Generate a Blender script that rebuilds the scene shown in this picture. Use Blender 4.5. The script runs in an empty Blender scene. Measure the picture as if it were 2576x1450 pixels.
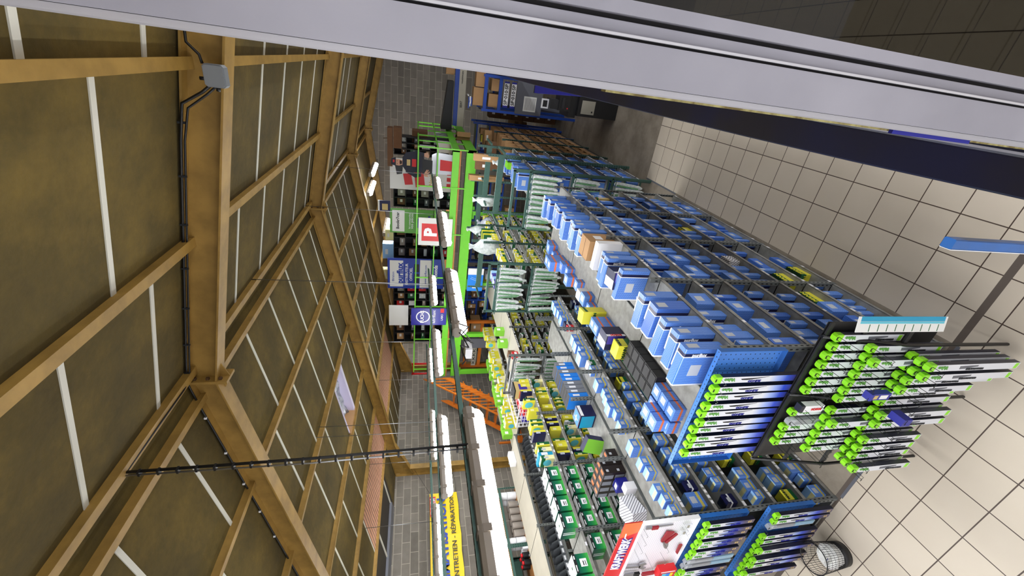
import bpy, math, random
from mathutils import Matrix, Vector
sc = bpy.context.scene
COL = sc.collection
PI = math.pi
# ---------------- camera: phone held sideways, looking down the store from an upstairs window
H = 4.0102
cam_d = bpy.data.cameras.new('camera')
cam_d.sensor_fit = 'HORIZONTAL'; cam_d.sensor_width = 36.0
cam_d.lens = 1045.614 * 36.0 / 2576.0
cam_d.clip_start = 0.02; cam_d.clip_end = 100
cam = bpy.data.objects.new('camera', cam_d); COL.objects.link(cam)
CX = Vector((0.12734638, -0.19505135, -0.97249055))
CD = Vector((-0.87523081, -0.48338308, -0.01765873))
CF = Vector((-0.46664112, 0.85340246, -0.23227204))
m = Matrix((CX, -CD, -CF)).transposed().to_4x4(); m.translation = (0, 0, H)
cam.matrix_world = m
sc.camera = cam
# ---------------- world, exposure
w = bpy.data.worlds.new('world'); sc.world = w; w.use_nodes = True
w.node_tree.nodes['Background'].inputs[0].default_value = (0.86, 0.86, 0.92, 1)
w.node_tree.nodes['Background'].inputs[1].default_value = 0.5
sc.view_settings.view_transform = 'Standard'; sc.view_settings.look = 'None'
sc.view_settings.gamma = 1; sc.view_settings.use_curve_mapping = False
sc.view_settings.exposure = 1.08
LAMP = 34.0       # brightness of the fluorescent tubes
# ---------------- materials
def s2l(c):
    return tuple(((v/255)/12.92 if v/255 <= .04045 else (((v/255)+.055)/1.055)**2.4) for v in c) + (1,)
MATS = {}
def nmat(name):
    m = bpy.data.materials.new(name); m.use_nodes = True
    nt = m.node_tree; b = nt.nodes['Principled BSDF']; MATS[name] = m
    return m, nt, b
def mix(nt, a, b, fac, bt='MIX'):
    n = nt.nodes.new('ShaderNodeMix'); n.data_type = 'RGBA'; n.blend_type = bt
    for s, v in ((0, fac), (6, a), (7, b)):
        if hasattr(v, 'is_output') or isinstance(v, bpy.types.NodeSocket): nt.links.new(v, n.inputs[s])
        else: n.inputs[s].default_value = v
    return n.outputs[2]
def math_(nt, op, a, b=0.0):
    n = nt.nodes.new('ShaderNodeMath'); n.operation = op
    for i, v in enumerate((a, b)):
        if isinstance(v, bpy.types.NodeSocket): nt.links.new(v, n.inputs[i])
        else: n.inputs[i].default_value = v
    return n.outputs[0]
def tc(nt, kind='UV'):
    return nt.nodes.new('ShaderNodeTexCoord').outputs[kind]
def noise(nt, scale, detail=3, vec=None, rough=.55):
    n = nt.nodes.new('ShaderNodeTexNoise'); n.inputs['Scale'].default_value = scale
    n.inputs['Detail'].default_value = detail; n.inputs['Roughness'].default_value = rough
    if vec is not None: nt.links.new(vec, n.inputs['Vector'])
    return n.outputs[0]
def ramp(nt, fac, stops):
    n = nt.nodes.new('ShaderNodeValToRGB'); nt.links.new(fac, n.inputs[0]); e = n.color_ramp.elements
    while len(e) < len(stops): e.new(.5)
    for i, (p, c) in enumerate(stops): e[i].position = p; e[i].color = c
    return n.outputs[0]
def bump(nt, b, h, strength=.3, dist=.01):
    n = nt.nodes.new('ShaderNodeBump'); n.inputs['Strength'].default_value = strength
    n.inputs['Distance'].default_value = dist; nt.links.new(h, n.inputs['Height']); nt.links.new(n.outputs[0], b.inputs['Normal'])
def P(name, rgb, rough=.5, metal=0.0, var=.0, scale=8, spec=None, alpha=None, rgb2=None):
    m, nt, b = nmat(name); c = s2l(rgb)
    b.inputs['Roughness'].default_value = rough; b.inputs['Metallic'].default_value = metal
    if spec is not None: b.inputs['Specular IOR Level'].default_value = spec
    if alpha is not None: b.inputs['Alpha'].default_value = alpha
    if var or rgb2:
        c2 = s2l(rgb2) if rgb2 else tuple(v*(1-var) for v in c[:3]) + (1,)
        f = noise(nt, scale, 4, tc(nt, 'Object'))
        nt.links.new(ramp(nt, f, [(.35, c), (.65, c2)]), b.inputs['Base Color'])
    else: b.inputs['Base Color'].default_value = c
    return m
def emis(name, rgb, st):
    m, nt, b = nmat(name); b.inputs['Base Color'].default_value = s2l(rgb)
    b.inputs['Emission Color'].default_value = s2l(rgb); b.inputs['Emission Strength'].default_value = st
def dots(name, base, dot, s=.0075, r=.24, rough=.35):
    m, nt, b = nmat(name); b.inputs['Roughness'].default_value = rough
    sp = nt.nodes.new('ShaderNodeSeparateXYZ'); nt.links.new(tc(nt), sp.inputs[0])
    q = []
    for i in (0, 1):
        f = math_(nt, 'FRACT', math_(nt, 'DIVIDE', sp.outputs[i], s)); f = math_(nt, 'SUBTRACT', f, .5); q.append(math_(nt, 'MULTIPLY', f, f))
    d = math_(nt, 'LESS_THAN', math_(nt, 'ADD', q[0], q[1]), r*r)
    nt.links.new(mix(nt, s2l(base), s2l(dot), d), b.inputs['Base Color'])
dots('blue_dotted', (44, 108, 205), (170, 204, 246), .010, .27)
dots('blue_dotted_deep', (36, 88, 188), (130, 174, 232), .010, .25)
dots('perforated_blue', (62, 118, 196), (22, 34, 60), .038, .12)
dots('perforated_white', (232, 230, 236), (120, 120, 130), .02, .12)
P('pale_blue', (150, 195, 240), .4); P('navy', (22, 24, 66), .35); P('white_card', (232, 232, 234), .5)
P('sticker', (190, 194, 200), .6); P('cream', (236, 230, 170), .5); P('yellow_band', (206, 190, 90), .5)
P('orange_band', (226, 112, 60), .5); P('mann_yellow', (222, 214, 60), .45); P('mann_green', (16, 92, 50), .45)
P('mann_dark', (20, 50, 26), .45); P('red', (206, 28, 34), .45); P('black', (14, 14, 16), .5); P('white_plastic', (238, 238, 240), .35)
P('lime', (140, 222, 30), .35); P('pack_white', (214, 216, 222), .3); P('pack_dark', (24, 26, 44), .35); P('gold', (196, 170, 110), .4)
P('pack_blue', (40, 80, 200), .3); P('pack_brown', (70, 62, 84), .35); P('wire', (170, 172, 176), .3, .9); P('black_wire', (16, 16, 18), .4)
P('galv', (150, 149, 143), .5, .1, rgb2=(128, 127, 121), scale=14); P('post_grey', (116, 120, 118), .45, .1, var=.12, scale=20)
P('post_green', (66, 98, 88), .45, .2, var=.12, scale=20); P('hole', (18, 20, 22), .8); P('shelf_beige', (186, 180, 164), .6, var=.08, scale=6)
P('cardboard', (176, 136, 92), .75, var=.1, scale=5); P('cardboard_dark', (112, 78, 50), .8, var=.15, scale=5); P('paper', (226, 226, 222), .7)
P('lime_paint', (112, 200, 52), .45, var=.06, scale=9); P('orange_paint', (204, 112, 34), .45, var=.1, scale=9); P('blue_paint', (20, 66, 160), .4, var=.08, scale=9)
P('blue_sheet', (38, 104, 184), .4, rgb2=(48, 96, 160), scale=4); P('mustard_steel', (158, 124, 58), .55, rgb2=(134, 104, 46), scale=7); P('rust', (84, 58, 30), .8, var=.2, scale=30)
P('alu', (150, 148, 156), .4, .1, rgb2=(134, 132, 140), scale=3); P('alu_light', (184, 182, 186), .3, .2); P('gasket', (22, 18, 20), .6)
P('foam_tape', (190, 180, 120), .8, rgb2=(120, 104, 60), scale=60); P('navy_panel', (14, 16, 40), .35, rgb2=(20, 18, 26), scale=2)
P('bright_navy', (30, 34, 140), .4); P('grey_plastic', (104, 108, 112), .5, var=.15, scale=12); P('grey_box', (126, 130, 134), .5, .2)
P('cable', (16, 15, 15), .5); P('batten', (206, 204, 192), .6); P('lamp_body', (150, 140, 128), .5, var=.1, scale=9); P('clip', (126, 114, 100), .4)
P('yellow_vinyl', (236, 204, 20), .45); P('blue_ink', (30, 60, 160), .5); P('dark_ink', (40, 42, 46), .5); P('red_ink', (206, 34, 36), .5)
P('wood_ply', (176, 120, 64), .7, var=.2, scale=10); P('bark', (70, 52, 34), .9, var=.4, scale=20); P('bag', (216, 222, 220), .3, rgb2=(176, 186, 184), scale=24)
P('bag_green', (70, 130, 84), .35, rgb2=(120, 160, 120), scale=24); P('skin', (198, 150, 124), .6); P('suit_navy', (20, 24, 44), .6); P('brown_hair', (40, 26, 20), .7)
P('black_orange', (34, 26, 24), .4); P('orange_print', (240, 120, 60), .4); P('grey_print', (120, 124, 132), .4); P('sky_print', (34, 128, 224), .4)
P('duct_grey', (96, 98, 106), .5); P('machine_black', (12, 12, 14), .45); P('machine_grey', (150, 146, 132), .5); P('lilac', (206, 200, 226), .5)
P('green_print', (96, 160, 70), .5); P('aqua', (90, 190, 210), .4); P('teal_print', (20, 150, 190), .4); P('steel_tool', (170, 170, 176), .3, .8)
P('tool_red', (150, 24, 40), .4); P('clear_plastic', (224, 228, 232), .2, alpha=.35); P('haze_film', (210, 214, 224), .25, rgb2=(140, 144, 160), scale=9)
P('rack_black', (28, 28, 30), .5); P('tin', (160, 150, 140), .4, .3); P('purple_print', (60, 50, 150), .4); P('lime_card', (130, 200, 60), .5)
P('disc_green', (22, 112, 66), .4); P('shelf_shaded', (52, 52, 50), .6); P('joint', (92, 82, 74), .8); P('door_dark', (44, 40, 36), .6); P('pallet_wood', (140, 104, 60), .8, var=.2, scale=12); P('silver_foil', (176, 178, 184), .3, .4)
emis('tube', (250, 252, 255), LAMP)
def stripes(name, c1, c2, s=.02, rough=.4):
    m, nt, b = nmat(name); b.inputs['Roughness'].default_value = rough
    sp = nt.nodes.new('ShaderNodeSeparateXYZ'); nt.links.new(tc(nt), sp.inputs[0])
    f = math_(nt, 'FRACT', math_(nt, 'DIVIDE', math_(nt, 'ADD', sp.outputs[0], sp.outputs[1]), s))
    nt.links.new(mix(nt, s2l(c1), s2l(c2), math_(nt, 'LESS_THAN', f, .3)), b.inputs['Base Color'])
stripes('white_striped', (232, 232, 236), (110, 112, 120), .035); stripes('black_striped', (226, 224, 222), (30, 24, 26), .03)
stripes('squares', (200, 190, 180), (150, 60, 40), .03); stripes('chevron', (170, 172, 186), (110, 112, 130), .05)
def gradient(name, stops, axis=1, rough=.3):     # printed colour blend, along the pack (UV runs 0..1 m)
    m, nt, b = nmat(name); b.inputs['Roughness'].default_value = rough
    sp = nt.nodes.new('ShaderNodeSeparateXYZ'); nt.links.new(tc(nt), sp.inputs[0])
    nt.links.new(ramp(nt, sp.outputs[axis], [(p, s2l(c)) for p, c in stops]), b.inputs['Base Color'])
gradient('wiper_print', [(0, (88, 76, 96)), (.10, (60, 56, 90)), (.19, (36, 66, 190)), (.27, (150, 170, 226)), (.34, (214, 216, 222))])
gradient('green_blend', [(0, (70, 176, 70)), (.08, (24, 122, 76)), (.18, (16, 64, 62))])
gradient('green_blend_side', [(0, (40, 150, 60)), (.12, (18, 80, 50)), (.20, (14, 40, 40))])
def build_special():
    # glazed floor tiles, 30 cm, world aligned
    m, nt, b = nmat('floor_tile'); o = tc(nt, 'Object'); mp = nt.nodes.new('ShaderNodeMapping'); nt.links.new(o, mp.inputs[0])
    mp.inputs['Location'].default_value = (0.5415, -6.788, 0)
    br = nt.nodes.new('ShaderNodeTexBrick'); nt.links.new(mp.outputs[0], br.inputs[0]); br.offset = 0; br.squash = 1
    for k, v in (('Scale', 1.0), ('Mortar Size', .0042), ('Mortar Smooth', .1), ('Bias', 0), ('Brick Width', .3), ('Row Height', .3)): br.inputs[k].default_value = v
    br.inputs['Color1'].default_value = s2l((206, 195, 178)); br.inputs['Color2'].default_value = s2l((199, 188, 171)); br.inputs['Mortar'].default_value = s2l((74, 60, 52))
    n = noise(nt, 3.0, 5, o); n2 = noise(nt, 60, 2, o)
    c = mix(nt, br.outputs[0], (.80, .77, .72, 1), math_(nt, 'MULTIPLY', n, .35), 'MULTIPLY')
    nt.links.new(c, b.inputs['Base Color'])
    nt.links.new(ramp(nt, n, [(.3, (.38,)*3+(1,)), (.7, (.52,)*3+(1,))]), b.inputs['Roughness'])
    h = math_(nt, 'ADD', math_(nt, 'MULTIPLY', br.outputs[1], -1.0), math_(nt, 'MULTIPLY', n2, .12)); bump(nt, b, h, .35, .003)
    m, nt, b = nmat('concrete'); o = tc(nt, 'Object'); n = noise(nt, 2.2, 8, o, .7)
    nt.links.new(ramp(nt, n, [(.3, s2l((112, 102, 90))), (.55, s2l((146, 136, 122))), (.75, s2l((160, 150, 136)))]), b.inputs['Base Color'])
    b.inputs['Roughness'].default_value = .42; bump(nt, b, noise(nt, 40, 3, o), .15, .004)
    # block walls
    for nm, bw, rh, off in (('block_wall_x', .45, .18, 0), ('block_wall_y', .5, .2, 0)):
        m, nt, b = nmat(nm); br = nt.nodes.new('ShaderNodeTexBrick'); uv = tc(nt); nt.links.new(uv, br.inputs[0]); br.offset = .5
        for k, v in (('Scale', 1.0), ('Mortar Size', .008), ('Mortar Smooth', .3), ('Bias', 0), ('Brick Width', bw), ('Row Height', rh)): br.inputs[k].default_value = v
        br.inputs['Color1'].default_value = s2l((116, 111, 103)); br.inputs['Color2'].default_value = s2l((140, 134, 125)); br.inputs['Mortar'].default_value = s2l((172, 166, 152))
        n = noise(nt, 5, 6, uv); c = mix(nt, br.outputs[0], (.55, .52, .48, 1), math_(nt, 'MULTIPLY', n, .8), 'MULTIPLY'); nt.links.new(c, b.inputs['Base Color'])
        b.inputs['Roughness'].default_value = .9
        bump(nt, b, math_(nt, 'ADD', math_(nt, 'MULTIPLY', br.outputs[1], -1.0), noise(nt, 70, 3, uv)), .5, .006)
    m, nt, b = nmat('insulation'); o = tc(nt, 'Object'); n = noise(nt, 1.6, 7, o, .7); n2 = noise(nt, 26, 4, o)
    c = ramp(nt, n, [(.3, s2l((66, 54, 14))), (.5, s2l((84, 69, 20))), (.68, s2l((108, 88, 30)))])
    c = mix(nt, c, (.6, .6, .55, 1), math_(nt, 'MULTIPLY', n2, .55), 'MULTIPLY'); nt.links.new(c, b.inputs['Base Color']); b.inputs['Roughness'].default_value = .95
    bump(nt, b, n2, .3, .01)
    m, nt, b = nmat('bare_clay'); o = tc(nt, 'Object'); wv = nt.nodes.new('ShaderNodeTexWave'); wv.bands_direction = 'Y'; nt.links.new(o, wv.inputs[0]); wv.inputs['Scale'].default_value = 3.4; wv.inputs['Distortion'].default_value = 2.5; wv.inputs['Detail'].default_value = 4
    nt.links.new(mix(nt, ramp(nt, wv.outputs[0], [(.2, s2l((112, 62, 44))), (.8, s2l((206, 150, 118)))]), s2l((214, 180, 158)), math_(nt, 'MULTIPLY', noise(nt, 4, 5, o), .5)), b.inputs['Base Color']); b.inputs['Roughness'].default_value = .9
    # tinted window glass
    m, nt, b = nmat('tinted_glass'); nt.nodes.remove(b); t = nt.nodes.new('ShaderNodeBsdfTransparent'); t.inputs[0].default_value = (.22, .21, .18, 1)
    g = nt.nodes.new('ShaderNodeBsdfGlossy'); g.inputs['Roughness'].default_value = .02; g.inputs[0].default_value = (.9, .9, .9, 1)
    mx = nt.nodes.new('ShaderNodeMixShader'); mx.inputs[0].default_value = .03; nt.links.new(t.outputs[0], mx.inputs[1]); nt.links.new(g.outputs[0], mx.inputs[2])
    nt.links.new(mx.outputs[0], nt.nodes['Material Output'].inputs[0])
build_special()
# ---------------- mesh builder
class MB:
    def __init__(s): s.v = []; s.f = []; s.m = []; s.u = []; s.s = []; s.mats = []
    def mi(s, name):
        if name not in s.mats: s.mats.append(name)
        return s.mats.index(name)
    def face(s, idx, mat, uv=None, smooth=False):
        s.f.append(idx); s.m.append(s.mi(mat)); s.s.append(smooth)
        if uv is None:
            p = [Vector(s.v[i]) for i in idx]; n = (p[1]-p[0]).cross(p[2]-p[0]) if len(p) > 2 else Vector((0, 0, 1))
            a = [abs(c) for c in n]; k = a.index(max(a))
            uv = [(q[1], q[2]) if k == 0 else ((q[0], q[2]) if k == 1 else (q[0], q[1])) for q in p]
        s.u.append(uv)
    def box(s, x0, x1, y0, y1, z0, z1, mat='white_card', M=None, faces=None):
        b = len(s.v); pts = [(x, y, z) for z in (z0, z1) for y in (y0, y1) for x in (x0, x1)]
        F = {'-z': (0, 2, 3, 1), '+z': (4, 5, 7, 6), '-y': (0, 1, 5, 4), '+y': (2, 6, 7, 3), '-x': (0, 4, 6, 2), '+x': (1, 3, 7, 5)}
        for k, q in F.items():
            P3 = [pts[i] for i in q]
            uv = [((p[1], p[2]) if k[1] == 'x' else (p[0], p[2]) if k[1] == 'y' else (p[0], p[1])) for p in P3]
            mm = faces.get(k, mat) if faces else mat
            s.f.append(tuple(b+i for i in q)); s.m.append(s.mi(mm)); s.u.append(uv); s.s.append(False)
        s.v += [tuple(M @ Vector(p)) for p in pts] if M else pts
        return s
    def cbox(s, cx, cy, cz, dx, dy, dz, mat, M=None, faces=None):
        return s.box(cx-dx/2, cx+dx/2, cy-dy/2, cy+dy/2, cz-dz/2, cz+dz/2, mat, M, faces)
    def chbox(s, x0, x1, y0, y1, z0, z1, mat, c=.006, axis='x'):   # box with chamfered long edges
        if axis == 'x': pr = lambda a, p, q: (a, p, q); A = (x0, x1); B = (y0, y1); D = (z0, z1)
        elif axis == 'y': pr = lambda a, p, q: (q, a, p); A = (y0, y1); B = (z0, z1); D = (x0, x1)
        else: pr = lambda a, p, q: (p, q, a); A = (z0, z1); B = (x0, x1); D = (y0, y1)
        pol = [(B[0]+c, D[0]), (B[1]-c, D[0]), (B[1], D[0]+c), (B[1], D[1]-c), (B[1]-c, D[1]), (B[0]+c, D[1]), (B[0], D[1]-c), (B[0], D[0]+c)]
        b = len(s.v)
        for a in A: s.v += [pr(a, p, q) for p, q in pol]
        for i in range(8): j = (i+1) % 8; s.face((b+i, b+j, b+8+j, b+8+i), mat)
        s.face(tuple(b+7-i for i in range(8)), mat); s.face(tuple(b+8+i for i in range(8)), mat)
        return s
    def prism(s, pts, d, mat, side=None):    # polygon pts (3D, CCW seen from outside) extruded by vector d
        b = len(s.v); n = len(pts); s.v += [tuple(p) for p in pts] + [tuple(Vector(p)+Vector(d)) for p in pts]
        s.face(tuple(range(b, b+n)), mat); s.face(tuple(b+n+n-1-i for i in range(n)), side or mat)
        for i in range(n): j = (i+1) % n; s.face((b+i, b+n+i, b+n+j, b+j), side or mat)
        return s
    def tube(s, pts, r, mat, n=6, smooth=True, cap=True):
        pts = [Vector(p) for p in pts]; b = len(s.v); up = Vector((0.13, 0.31, 0.94))
        for k, p in enumerate(pts):
            t = (pts[min(k+1, len(pts)-1)] - pts[max(k-1, 0)]).normalized()
            u = t.cross(up)
            if u.length < 1e-3: u = t.cross(Vector((1, 0, 0)))
            u.normalize(); w_ = t.cross(u); rr = r[k] if isinstance(r, (list, tuple)) else r
            s.v += [tuple(p + (u*math.cos(2*PI*i/n) + w_*math.sin(2*PI*i/n))*rr) for i in range(n)]
        for k in range(len(pts)-1):
            for i in range(n):
                j = (i+1) % n; a = b+k*n
                s.face((a+i, a+j, a+n+j, a+n+i), mat, [(i/n, k), ((i+1)/n, k), ((i+1)/n, k+1), (i/n, k+1)], smooth)
        if cap: s.face(tuple(b+n-1-i for i in range(n)), mat); s.face(tuple(b+(len(pts)-1)*n+i for i in range(n)), mat)
        return s
    def lathe(s, prof, mat, c=(0, 0, 0), n=20, smooth=True):    # profile of (r, z)
        b = len(s.v)
        for r, z in prof: s.v += [(c[0]+r*math.cos(2*PI*i/n), c[1]+r*math.sin(2*PI*i/n), c[2]+z) for i in range(n)]
        for k in range(len(prof)-1):
            for i in range(n):
                j = (i+1) % n; a = b+k*n; s.face((a+i, a+j, a+n+j, a+n+i), mat, None, smooth)
        s.face(tuple(b+n-1-i for i in range(n)), mat); s.face(tuple(b+(len(prof)-1)*n+i for i in range(n)), mat)
        return s
    def mesh(s, name):
        me = bpy.data.meshes.new(name); me.from_pydata(s.v, [], s.f)
        for q in s.mats: me.materials.append(MATS[q])
        me.polygons.foreach_set('material_index', s.m); me.polygons.foreach_set('use_smooth', s.s)
        uvl = me.uv_layers.new(name='UVMap'); flat = [c for f in s.u for p in f for c in p]; uvl.data.foreach_set('uv', flat)
        me.update(); return me
    def build(s, name, parent=None, loc=(0, 0, 0), rot=(0, 0, 0)):
        return link(name, s.mesh(name), parent, loc, rot)
def link(name, me, parent=None, loc=(0, 0, 0), rot=(0, 0, 0)):
    o = bpy.data.objects.new(name, me); COL.objects.link(o); o.location = loc; o.rotation_euler = rot
    if parent: o.parent = parent
    return o
def tag(o, label=None, cat=None, group=None, kind=None):
    if label: o['label'] = label
    if cat: o['category'] = cat
    if group: o['group'] = group
    if kind: o['kind'] = kind
    return o
def empty(name, loc, label, cat, group=None, rz=0):
    o = bpy.data.objects.new(name, None); COL.objects.link(o); o.location = loc; o.rotation_euler = (0, 0, rz); o.empty_display_size = .1
    return tag(o, label, cat, group)
def copy_tree(o, parent=None):
    c = o.copy(); COL.objects.link(c)
    if parent: c.parent = parent
    for ch in KIDS.get(o.name, []): copy_tree(bpy.data.objects[ch], c)
    return c
KIDS = {}
class Proto:                       # first use moves the built thing itself, later uses copy it with its parts
    def __init__(s, fn): s.fn = fn; s.o = None
    def place(s, loc, rz=0, label=None, cat=None, group=None, tilt=0):
        if s.o is None:
            o = s.fn(); s.o = o; rec(o)
        else: o = copy_tree(s.o)
        o.location = loc; o.rotation_euler = (0, tilt, rz)
        if 'group' in o and group is None: del o['group']
        return tag(o, label, cat, group)
def rec(o):
    ch = [c for c in bpy.data.objects if c.parent == o]; KIDS[o.name] = [c.name for c in ch]
    for c in ch: rec(c)
# ---------------- lettering
TXT = {}
def text_mesh(body, mat, bold=.0, depth=.002, shear=0):
    k = (body, mat, bold, depth, shear)
    if k in TXT: return TXT[k]
    cu = bpy.data.curves.new('lettering', 'FONT'); cu.body = body; cu.size = 1; cu.offset = bold; cu.extrude = depth; cu.shear = shear
    cu.align_x = 'CENTER'; cu.align_y = 'CENTER'; cu.resolution_u = 2
    o = bpy.data.objects.new('lettering', cu); COL.objects.link(o)
    dg = bpy.context.evaluated_depsgraph_get(); me = bpy.data.meshes.new_from_object(o.evaluated_get(dg)); me.name = 'lettering'
    me.materials.clear(); me.materials.append(MATS[mat])
    bpy.data.objects.remove(o); bpy.data.curves.remove(cu)
    me.update(); xs = [v.co.x for v in me.vertices] or [0]; ys = [v.co.y for v in me.vertices] or [0]
    TXT[k] = (me, max(xs)-min(xs), max(ys)-min(ys)); return TXT[k]
def text(body, mat, parent, center, right, up, length=None, height=None, bold=.0, name='lettering', shear=0):
    me, wd, ht = text_mesh(body, mat, bold, .002, shear)
    r = Vector(right).normalized(); u = Vector(up).normalized(); n = r.cross(u)
    sx = (length/wd) if length else height/ht; sy = (height/ht) if height else sx
    M = Matrix((r*sx, u*sy, n)).transposed().to_4x4(); M.translation = Vector(center) + n*.001
    o = bpy.data.objects.new(name, me); COL.objects.link(o)
    if parent: o.parent = parent
    o.matrix_local = M
    return o
# ================= THE BUILDING =================
XR, ZR, SL, SR = -2.36, 5.64, .177, .19
XW, XE, YN = -9.6, 6.0, -3.0
def roofz(x): return ZR - (SL*(XR-x) if x < XR else SR*(x-XR))
def ywall(x): return 15.0 + (x-XR)*.2486
def struct(mb, name, **k): return tag(mb.build(name, **k), kind='structure')
b = MB()
b.box(XW, XE, YN, 1.80, -.12, 0, 'floor_tile'); b.box(-1.42, XE, 1.85, 6.788, -.12, 0, 'floor_tile')
b.box(XW, -1.42, 1.85, 18, -.12, 0, 'concrete'); b.box(-1.42, XE, 6.788, 18, -.12, 0, 'concrete')
b.box(XW, XE, 1.80, 1.85, -.12, -.001, 'joint')
struct(b, 'floor')
b = MB(); b.box(-3.2, -1.42, 1.79, 1.815, -.01, .002, 'duct_grey'); b.box(-1.445, -1.42, 5.82, 6.788, -.01, .003, 'duct_grey'); struct(b, 'trim_1')
b = MB(); b.box(XW-.2, XW, YN, 13.5, -.12, 4.42, 'block_wall_x'); struct(b, 'wall_left')
b = MB(); b.prism([(XW-.2, ywall(XW-.2), -.12), (XE+.2, ywall(XE+.2), -.12), (XE+.2, ywall(XE+.2), roofz(XE)+.1), (XR, ywall(XR), ZR+.1), (XW-.2, ywall(XW-.2), roofz(XW)+.1)], (0, .2, 0), 'block_wall_y'); struct(b, 'wall_back')
SKY = (-5.86, -4.77, 5.40, 6.02)      # the roof opening
def slab(b, xa, xb, ya, yb, mat, dz=0, t=.1):
    za, zb = roofz(xa)+dz, roofz(xb)+dz
    b.prism([(xa, ya, za), (xb, ya, zb), (xb, ya, zb+t), (xa, ya, za+t)], (0, yb-ya, 0), mat)
b = MB()
for xa, xb, ya, yb in ((XR, XE+.2, YN-.2, 17.6), (SKY[1], XR, YN-.2, 17.6), (XW-.2, SKY[0], YN-.2, 17.6), (SKY[0], SKY[1], YN-.2, SKY[2]), (SKY[0], SKY[1], SKY[3], 17.6)):
    slab(b, xa, xb, ya, yb, 'insulation')
struct(b, 'ceiling')
PUR = [2.0, .9, -.20, -1.24, -2.28, -2.54, -3.60, -4.73, -5.90, -7.03, -8.20]
RAF = [(2.82, 0.0), (6.86, .55), (10.95, .55), (14.85, .0)]
# white battens between the purlins
BAT = {(-.20, .9): [1.06, 1.76, 2.46, 3.5, 4.2, 4.9, 5.6, 6.3], (-1.24, -.20): [.68, 1.38, 2.08, 3.45, 4.18, 4.86, 5.55, 6.25, 7.4, 8.1, 8.8, 9.5], (-2.28, -1.24): [1.0, 1.70, 2.40, 3.75, 4.45, 5.15, 5.85, 6.55, 7.6, 8.3, 9.0],
       (-3.60, -2.54): [1.70, 2.42, 3.1, 3.77, 4.48, 5.18, 5.9, 6.57, 7.27, 7.98, 8.65, 9.4, 10.1, 11.4, 12.1], (-4.73, -3.60): [2.1, 2.82, 3.53, 4.25, 4.96, 5.68, 6.4, 7.1, 7.81, 8.52, 9.2, 9.9, 10.6, 11.7, 12.4],
       (-5.90, -4.73): [3.2, 3.9, 4.62, 6.75, 7.5, 8.26, 8.96, 9.7, 10.4, 11.6, 12.3], (-7.03, -5.90): [2.9, 3.6, 4.3, 5.0, 5.7, 6.4, 7.6, 8.3, 9.0, 9.7, 10.4, 11.8],
       (-8.20, -7.03): [3.3, 4.0, 4.7, 11.6, 12.3], (-9.55, -8.20): [2.9, 3.6, 7.9, 8.6, 9.3, 10.0, 10.7, 11.6]}
b = MB()
for (xa, xb), ys in BAT.items():
    for y in ys: slab(b, xa, xb, y-.017, y+.017, 'batten', -.006, .02)
struct(b, 'trim_2')
# missing insulation: bare clay strip and dark-painted gap beside the left wall
b = MB(); slab(b, -8.18, -7.05, 4.72, 10.5, 'bare_clay', -.012, .02); struct(b, 'trim_3')
b = MB(); slab(b, -9.55, -8.22, 4.05, 6.5, 'door_dark', -.012, .02); slab(b, -9.35, -9.1, 3.2, 6.3, 'duct_grey', -.06, .05)  # dark sheet stands in for the shade inside the gap
for y in (4.2, 5.1, 6.3): slab(b, -9.5, -8.22, y-.02, y+.02, 'batten', -.03, .02)
struct(b, 'trim_4')
# roof opening: white rim, crumpled grey film
b = MB(); x0, x1, y0, y1 = SKY; z = roofz(x0); t = .3
slab(b, x0-.0, x1+.0, y1-.08, y1+.0, 'lilac', -.02, .34); slab(b, x0, x1, y0, y0+.03, 'lilac', -.01, .34); slab(b, x0-.06, x0+.02, y0, y1, 'cardboard', -.03, .34)
tag(b.build('roof_opening_rim'), 'pale lilac rim of the small square opening in the olive roof insulation', 'roof opening')
random.seed(5); b = MB(); n = 9
g = [[(x0+.02+(x1-x0-.04)*i/n, y0+.12+(y1-y0-.24)*j/6, roofz(x0+(x1-x0)*i/n)+.10+random.uniform(-.035, .05)) for j in range(7)] for i in range(n+1)]
base = len(b.v); b.v += [p for r in g for p in r]
for i in range(n):
    for j in range(6): a = base+i*7+j; b.face((a, a+1, a+8, a+7), 'haze_film', None, True)
o = b.build('torn_film'); tag(o, 'crumpled translucent grey film sagging in the roof opening', 'plastic film')
md = o.modifiers.new('s', 'SOLIDIFY'); md.thickness = .004
# purlins
PUR = PUR[1:]
for i, x in enumerate(PUR, 1):
    b = MB(); z = roofz(x); b.box(x-.024, x+.024, YN, 14.8, z-.055, z+.01, 'mustard_steel')
    b.box(x-.03, x+.03, YN, 14.8, z-.058, z-.052, 'mustard_steel')
    lab = {2: 'mustard steel purlin on the right slope nearest the window frame', 4: 'mustard steel purlin just right of the roof ridge', 5: 'mustard steel purlin just left of the roof ridge',
           3: 'mustard steel purlin on the right slope, next below the ridge pair', 6: 'mustard steel purlin on the left slope, first below the ridge pair', 7: 'mustard steel purlin along the upper edge of the roof opening',
           8: 'mustard steel purlin along the lower edge of the roof opening', 9: 'mustard steel purlin along the upper edge of the bare clay strip', 10: 'mustard steel purlin along the lower edge of the bare clay strip'}.get(i, 'mustard steel purlin far down the right roof slope')
    tag(b.build('roof_purlin'), lab, 'roof beam', 'purlins under the roof')
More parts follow.
